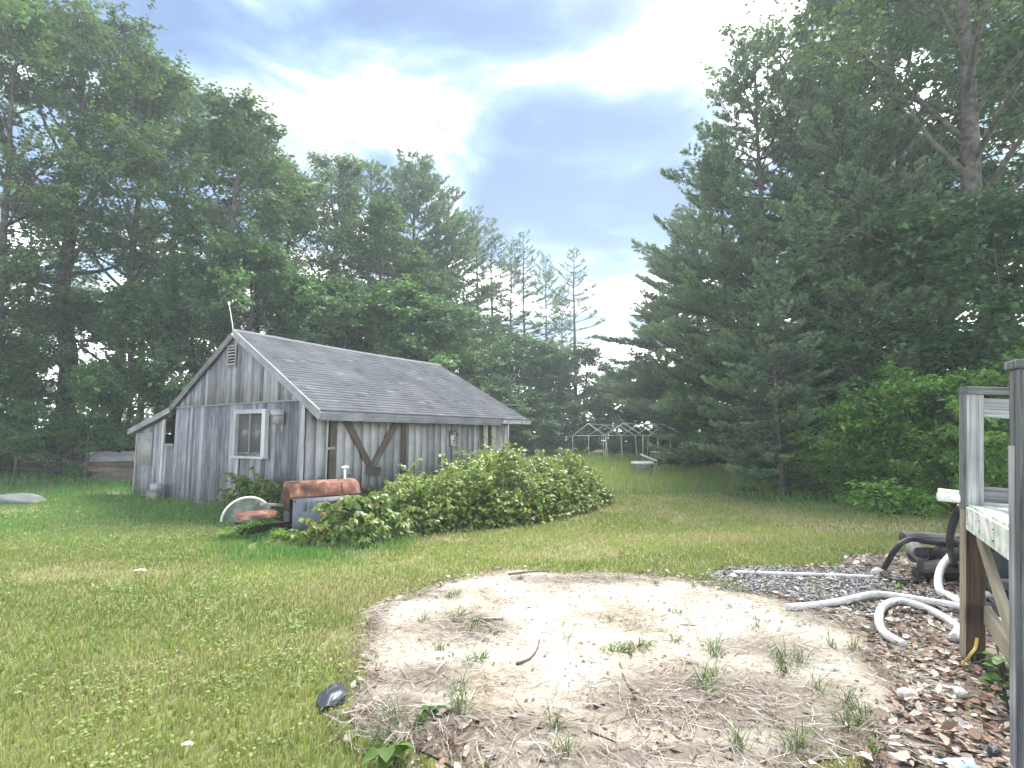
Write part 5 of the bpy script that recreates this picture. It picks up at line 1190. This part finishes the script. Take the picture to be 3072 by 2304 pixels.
keep = (r.random(LAWN) < thinp) & ~in_shed(X, Y) & (tall < .75); X, Y, tall = X[keep], Y[keep], tall[keep]; n = len(X)
lod = (Y / 2.5) ** .75; tuftn = fbm(X, Y, 3.2, 72); hgt = (.018 + .036 * tuftn + .018 * r.random(n)) * (1 + 1.6 * tall) * (1 + .015 * Y); wid = .0062 * lod * r.uniform(.7, 1.3, n)
hue = fbm(X, Y, .55, 73); fine = r.random(n); strip = np.clip((Y - 7.5) / 3, 0, 1) * np.clip((-X - 2) / 3, 0, 1)
g1, g2, g3, g4 = np.array((.185, .265, .078)), np.array((.365, .410, .155)), np.array((.46, .41, .26)), np.array((.120, .300, .090))
f = np.clip(.35 + 1.5 * (hue - .5) + .6 * (fine - .5), 0, 1)[:, None]; c = g1 * (1 - f) + g2 * f
dryp = np.clip((vnoise(X, Y, .9, 70) + .35 * vnoise(X, Y, 4, 71) - .72) * 1.0, .05, .45)
for p_, rx_, ry_, a_ in ((G(2130, 1615), .9, .40, .6), (G(1080, 1770), .9, .7, .3), (G(1250, 1700), .8, .6, .2), (G(430, 2010), .5, .3, .4), (G(330, 2090), .4, .25, .4)): dryp = np.maximum(dryp, a_ * np.exp(-(((X - p_.x) / rx_) ** 2 + ((Y - p_.y) / ry_) ** 2))); dry = (r.random(n) < dryp)[:, None]; c = np.where(dry, g3 * r.uniform(.6, 1.1, (n, 1)), c)
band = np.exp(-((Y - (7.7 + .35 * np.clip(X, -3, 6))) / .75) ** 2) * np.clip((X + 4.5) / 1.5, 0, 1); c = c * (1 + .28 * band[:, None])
k = np.clip(np.maximum(tall * 1.2, strip * .75), 0, 1)[:, None] * (r.random((n, 1)) < .85); c = c * (1 - k) + g4 * r.uniform(.7, 1.2, (n, 1)) * k
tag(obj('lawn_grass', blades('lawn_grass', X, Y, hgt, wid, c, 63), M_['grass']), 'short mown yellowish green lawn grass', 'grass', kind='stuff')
# clover and broad weeds in the lawn
r = np.random.default_rng(67); X, Y = sample_ground(60000, 2.35, 9.0, 68, .5); cl3 = fbm(X, Y, 1.3, 69) + .5 * vnoise(X, Y, 5, 75); keep = (cl3 > .74 + .3 * r.random(len(X))) & (sand_d(X, Y) < -.1) & ~in_poly(X, Y, BED) & (tallness(X, Y) < .5); X, Y = X[keep], Y[keep]; n = len(X); az = r.uniform(0, 6.28, n); L = r.uniform(.012, .026, n) * (1 + .08 * Y)
f = r.random((n, 1)); c = np.array((.17, .25, .075)) * (1 - f) + np.array((.33, .38, .14)) * f
tag(obj('clover', leaves_mesh('clover', np.stack([X, Y, r.uniform(.02, .062, n)], 1), np.stack([np.cos(az), np.sin(az), r.normal(.1, .3, n)], 1), np.stack([r.normal(0, .4, n), r.normal(0, .4, n), np.ones(n)], 1), L, L * r.uniform(.5, .9, n), c, .1, .1), M_['grass']), 'clover and small broad weeds growing among the lawn grass', 'clover', kind='stuff')
# unmown grass
X, Y = sample_ground(90000, 7.0, 46, 64, .75); r = np.random.default_rng(65); tall = tallness(X, Y)
keep = (r.random(len(X)) < tall * 1.2) & (tall > .12) & ~in_shed(X, Y); X, Y, tall = X[keep], Y[keep], tall[keep]; n = len(X)
far = np.clip((Y - 14) / 4, 0, 1); hgt = (.12 + .10 * r.random(n) + far * (.10 + .28 * r.random(n) * fbm(X, Y, .6, 80) * 1.6)) * (.5 + .5 * tall); wid = .009 * (Y / 9) ** .8 * r.uniform(.7, 1.3, n)
yel = np.clip(far * (1.5 * fbm(X, Y, .35, 81) - .15) * (X > -2), 0, 1)[:, None]
c = g4 * r.uniform(.65, 1.2, (n, 1)); c = c * (1 - yel * .8) + np.array((.44, .45, .17)) * yel * .8; brown = (r.random(n) < .08 + .12 * far * (fbm(X, Y, .5, 84) > .5))[:, None]; c = np.where(brown, np.array((.26, .20, .09)), c)
tag(obj('tall_grass', blades('tall_grass', X, Y, hgt, wid, c, 66, .6), M_['grass']), 'unmown green and yellow grass round the shed and far meadow', 'grass', kind='stuff')

# ------------------------------------------------------------------ litter, straw, gravel, weeds
r = np.random.default_rng(90); n0 = 34000; X = r.uniform(-1.3, 6.8, n0); Y = r.uniform(2.2, 7.7, n0); sdv = sand_d(X, Y)
grav = np.clip(1 - np.hypot((X - 3.45) / 1.2, (Y - 6.2) / .85), 0, 1)
pl = np.where(in_poly(X, Y, BED) & (sdv < .05), np.where(X < 1.6, .12, .55), 0) * (1 - .8 * np.clip(grav * 2.5, 0, 1)); pl = np.where((X > 2.0) & (Y < 5.2) & (sdv < .05), .9, pl); pl = np.maximum(pl, .10 * (mat_amt(X, Y) > .55) * (Y < 3.6) * (sdv > 0)); pl = np.where((np.abs(sdv) < .16) & (fbm(X, Y, 3, 7) > .45), np.maximum(pl, .25), pl)
keep = r.random(n0) < pl * .62; X, Y = X[keep], Y[keep]; n = len(X); az = r.uniform(0, 6.28, n)
pal = np.array([(.62, .54, .46), (.44, .34, .26), (.28, .18, .13), (.16, .09, .065), (.52, .47, .43), (.70, .65, .60)]); c = pal[r.choice(6, n, p=[.16, .2, .22, .24, .10, .08])] * r.uniform(.75, 1.1, (n, 1))
Pz = np.stack([X, Y, .014 + .03 * r.random(n) ** 2 + np.where(sand_d(X, Y) > 0, .012, 0)], 1); L = r.uniform(.022, .095, n) * r.uniform(.7, 1.15, n)
tag(obj('leaf_litter', leaves_mesh('leaf_litter', Pz, np.stack([np.cos(az), np.sin(az), r.normal(.05, .22, n)], 1), np.stack([r.normal(0, .45, n), r.normal(0, .45, n), np.ones(n)], 1), L, L * r.uniform(.4, .75, n), c, .22, -.12, True), M_['dry']), 'tan and brown dead leaves covering the dirt at the right', 'leaf litter', kind='stuff')
# gravel
n0 = 9000; X = r.uniform(2.1, 4.9, n0); Y = r.uniform(4.9, 7.1, n0); g_ = 1 - np.hypot((X - 3.45) / 1.35, (Y - 6.15) / .95) + .25 * (fbm(X, Y, 2, 8) - .5); keep = (g_ > 0) & (sand_d(X, Y) < .05); X, Y = X[keep], Y[keep]; n = len(X); s = r.uniform(.010, .026, n)
oc = np.array([(1, 0, 0), (-1, 0, 0), (0, 1, 0), (0, -1, 0), (0, 0, 1), (0, 0, -1)], float); of = np.array([(0, 2, 4), (2, 1, 4), (1, 3, 4), (3, 0, 4), (2, 0, 5), (1, 2, 5), (3, 1, 5), (0, 3, 5)])
a = r.uniform(0, 6.28, n); sc = np.stack([s * r.uniform(.7, 1.3, n), s * r.uniform(.7, 1.3, n), s * .6], 1); q = oc[None] * sc[:, None] * r.uniform(.75, 1.2, (n, 6, 1)); V = np.stack([q[..., 0] * np.cos(a)[:, None] - q[..., 1] * np.sin(a)[:, None] + X[:, None], q[..., 0] * np.sin(a)[:, None] + q[..., 1] * np.cos(a)[:, None] + Y[:, None], q[..., 2] + .012], 2).reshape(-1, 3)
gc = np.array([(.20, .20, .205), (.32, .31, .30), (.45, .43, .40), (.12, .115, .11)])[r.choice(4, n)] * r.uniform(.8, 1.2, (n, 1))
tag(obj('gravel', np_mesh('gravel', V, [(np.arange(n)[:, None, None] * 6 + of[None]).reshape(-1, 3)], col=np.repeat(gc, 6, 0)), M_['gravel']), 'grey gravel spread between the sand and the white pipe', 'gravel', kind='stuff')
# straw: thin dry strands in mats
n0 = 70000; X = r.uniform(-1.5, 3.3, n0); Y = r.uniform(2.3, 7.0, n0); sdv = sand_d(X, Y); amt = np.clip(mat_amt(X, Y) - .18, 0, 1) * .9 + .03 + .35 * (np.abs(sdv) < .13) * (fbm(X, Y, 2.5, 99) > .42); keep = (r.random(n0) < amt * .34) & (sdv > -.22); X, Y = X[keep], Y[keep]; n = len(X)
swirl = 6.28 * fbm(X, Y, .9, 97) * 1.5; az = swirl + r.normal(0, 1.2, n); L = r.uniform(.05, .24, n); w = r.uniform(.0010, .0026, n); cu = r.normal(0, .25, n); P = np.stack([X, Y], 1); z = np.where(sdv[keep] > 0, .026, .012) + .035 * r.random(n) * np.clip(mat_amt(X, Y), 0, 1)
V = []
for k, t in enumerate((0, .5, 1)):
    an3 = az + cu * t; p = P + np.stack([np.cos(an3), np.sin(an3)], 1) * (L * t)[:, None]; sdn = np.stack([-np.sin(an3), np.cos(an3)], 1) * w[:, None]; zz3 = z + .02 * r.random(n) * (1 if k else .5)
    V += [np.concatenate([p - sdn, zz3[:, None]], 1), np.concatenate([p + sdn, (zz3 + .002)[:, None]], 1)]
V = np.stack(V, 1).reshape(-1, 3); i = np.arange(n)[:, None] * 6; c = np.array([(.44, .39, .32), (.33, .28, .23), (.20, .17, .145), (.54, .50, .44)])[r.choice(4, n, p=[.3, .3, .2, .2])] * r.uniform(.75, 1.1, (n, 1))
tag(obj('straw', np_mesh('straw', V, [np.concatenate([i + [0, 2, 3, 1], i + [2, 4, 5, 3]], 0)], col=np.repeat(c, 6, 0)), M_['dry']), 'matted dry straw and dead grass strands on the sand', 'straw', kind='stuff')
# bark chips and twiglets on the sand
n0 = 5200; X = r.uniform(-1.4, 3.0, n0); Y = r.uniform(2.5, 6.9, n0); keep = (sand_d(X, Y) > .02) & (r.random(n0) < .25 + .9 * fbm(X, Y, 2.2, 130) ** 2 * 1.6); X, Y = X[keep], Y[keep]; n = len(X); az = r.uniform(0, 6.28, n); L = r.uniform(.012, .055, n)
c = np.array([(.14, .105, .08), (.26, .20, .15), (.08, .065, .055), (.38, .31, .24)])[r.choice(4, n)] * r.uniform(.8, 1.2, (n, 1))
tag(obj('bark_chips', leaves_mesh('bark_chips', np.stack([X, Y, np.full(n, .034)], 1), np.stack([np.cos(az), np.sin(az), r.normal(0, .08, n)], 1), np.stack([r.normal(0, .2, n), r.normal(0, .2, n), np.ones(n)], 1), L, L * r.uniform(.15, .5, n), c, .1), M_['dry']), 'brown bark chips and crumbs scattered over the sand', 'bark chips', kind='stuff')
# grass tufts on the sand
def tuft(seed, nb, Lr, wr, up):
    r = np.random.default_rng(seed); mb = MB()
    for k in range(nb):
        az = r.uniform(0, 6.28); L = r.uniform(*Lr); w = r.uniform(*wr); d = Vector((math.cos(az), math.sin(az), 0)); s = Vector((-d.y, d.x, 0)) * w / 2; b0 = Vector((r.normal(0, .03), r.normal(0, .03), -.01)); u_ = r.uniform(*up)
        p1 = b0 + d * L * .4 + Vector((0, 0, L * .55 * u_)); p2 = b0 + d * L * .75 + Vector((0, 0, L * .75 * u_)); p3 = b0 + d * L + Vector((0, 0, L * .62 * u_))
        mb.poly([b0 - s * .6, b0 + s * .6, p1 - s, p1 + s, p2 - s * .8, p2 + s * .8, p3], [(0, 1, 3, 2), (2, 3, 5, 4), (4, 5, 6)])
    me = mb.mesh('tuft'); cc = np.array((.085, .145, .035)) * r.uniform(.8, 1.3); a = me.color_attributes.new('Col', 'FLOAT_COLOR', 'POINT'); c4 = np.ones((len(me.vertices), 4), np.float32); c4[:, :3] = cc * np.repeat(r.uniform(.7, 1.35, (nb, 1)), 7, 0)[:len(c4)]; a.data.foreach_set('color', c4.ravel()); me.materials.append(M_['grass']); return me
TM = [tuft(100 + i, 16, (.06, .16), (.008, .014), (.4, 1.0)) for i in range(3)] + [tuft(110 + i, 26, (.08, .19), (.005, .008), (.6, 1.35)) for i in range(3)] + [tuft(120 + i, 7, (.10, .18), (.014, .022), (.25, .6)) for i in range(2)]
spots = [(1370, 1870, 3, 1.2), (1420, 1900, 3, 1.3), (1445, 1880, 0, 1.2), (1395, 1850, 0, 1.1), (1480, 1905, 0, 1.1), (1440, 1990, 0, 1.3), (1420, 2000, 1, 1.1), (1390, 2120, 4, 1.5), (1370, 2090, 3, 1.2), (1385, 2150, 4, 1.3), (1860, 1960, 0, 1.4), (1900, 1955, 1, 1.4), (1830, 1965, 2, 1.2), (1935, 1950, 0, 1.2), (1880, 1975, 1, 1.1), (1985, 1860, 6, .9), (2030, 1850, 0, 1.1), (1990, 1900, 6, .8), (1890, 1900, 6, .8), (2025, 1928, 0, 1.1), (2140, 1960, 3, 1.2), (2150, 1980, 4, 1.2), (2105, 2060, 4, 1.3), (2120, 2090, 3, 1.4), (2145, 2050, 5, 1.2), (2350, 1990, 4, 1.6), (2360, 2030, 4, 1.4), (2400, 2000, 5, 1.3), (2490, 1950, 4, 1.1), (2560, 1955, 3, 1.0), (2230, 2260, 4, 1.3), (2380, 2260, 3, 1.3), (2400, 2240, 5, 1.2), (2560, 2140, 4, 1.4), (2580, 2180, 3, 1.3), (2540, 2200, 5, 1.3), (2610, 2270, 4, 1.2), (1790, 1740, 3, 1.0), (1860, 1745, 5, 1.0), (1560, 1745, 4, 1.0), (1350, 1800, 4, 1.1), (1370, 1795, 3, 1.1), (1270, 1870, 5, 1.0), (2080, 1765, 5, .9), (1760, 1990, 7, .9), (1810, 2000, 7, .9), (1700, 1920, 0, .8), (1830, 1870, 4, .8), (1660, 2200, 4, 1.2), (1250, 2200, 4, 1.3), (1180, 2180, 5, 1.3), (1140, 2260, 4, 1.4), (1700, 2290, 5, 1.2), (2270, 1890, 5, .9), (2450, 2090, 5, 1.2), (2650, 1900, 5, .8), (2050, 2000, 7, .8), (1320, 1960, 4, 1.0), (1970, 1760, 4, .9), (2190, 1830, 5, .8)]
for (px_, py_, k, s_) in spots:
    g_ = G(px_, py_); o = tag(obj('grass_tuft', TM[k], None, None, Matrix.Translation((g_.x, g_.y, .02)) @ Matrix.Rotation(random.uniform(0, 6.28), 4, 'Z') @ Matrix.Scale(s_ * .62, 4)), 'small green grass tuft sprouting on the bare sand patch', 'grass tuft', 'grass tufts on the sand patch')
# broad-leaved weeds and the sapling under the deck
def leafy(name, label, loc, ht, nlv, leaf, colr, seed, stem_mat='darkwood', stems=1, spread=.12):
    r = np.random.default_rng(seed); t = thing(name, label, 'plant', loc); wd = Wood(); P, Dl = [], []
    for s_ in range(stems):
        top = np.array([r.normal(0, spread * .4), r.normal(0, spread * .4), ht * r.uniform(.8, 1)]); pts = [np.zeros(3), top * .5 + r.normal(0, .015, 3), top]; wd.tube(spline([tuple(p) for p in pts], 4), .006, 5)
        for k in range(nlv):
            f = r.uniform(.35, 1.02); az = r.uniform(0, 6.28); P.append(top * f + np.array([math.cos(az), math.sin(az), 0]) * spread * .3 * r.random()); Dl.append((math.cos(az), math.sin(az), r.uniform(-.25, .35)))
    P, Dl = np.array(P), np.array(Dl); m = len(P); L = r.uniform(*leaf, m); f = r.random((m, 1)); c = np.array(colr[0]) * (1 - f) + np.array(colr[1]) * f
    obj('stem', wd.mesh('stem'), M_[stem_mat], t); obj('foliage', leaves_mesh('foliage', P, Dl, np.stack([r.normal(0, .3, m), r.normal(0, .3, m), np.ones(m)], 1), L, L * .75, c, .12, .2, True), M_['bramble'], t)
leafy('sapling', 'small leafy sapling growing beside the near deck post', gp(3030, 2150, 0), .34, 17, (.06, .11), ((.05, .12, .025), (.14, .24, .07)), 7, stems=2)
leafy('weed', 'broad-leaved weed at the left bottom of the sand', gp(1330, 2145, .01), .07, 9, (.06, .10), ((.04, .10, .025), (.10, .18, .05)), 8)
leafy('weed', 'pale broad-leaved weed in the grass at the bottom edge', gp(1180, 2300, .0), .10, 10, (.09, .15), ((.09, .16, .04), (.16, .24, .07)), 9)
leafy('weed', 'small bright weed on the dirt in front of the hose', gp(2700, 1770, .0), .08, 12, (.04, .07), ((.10, .17, .04), (.17, .25, .06)), 12)
leafy('weed', 'tiny weed left of the bright one on the dirt', gp(2680, 1752, .0), .06, 8, (.03, .06), ((.10, .16, .04), (.15, .22, .06)), 13)

# ------------------------------------------------------------------ haze
hz = obj('haze', box_mesh('haze', 208, 208, 33), None, None, Matrix.Translation((0, 0, 15.5)))
m = bpy.data.materials.new('haze_air'); m.use_nodes = True; t = m.node_tree; t.nodes.remove(t.nodes['Principled BSDF'])
pv = N(t, 'ShaderNodeVolumePrincipled', i_Density=.0019, i_Anisotropy=.2); pv.inputs['Color'].default_value = (.82, .93, 1.0, 1)
t.links.new(pv.outputs[0], t.nodes['Material Output'].inputs['Volume']); hz.data.materials.append(m)
tag(hz, None, None, kind='stuff')
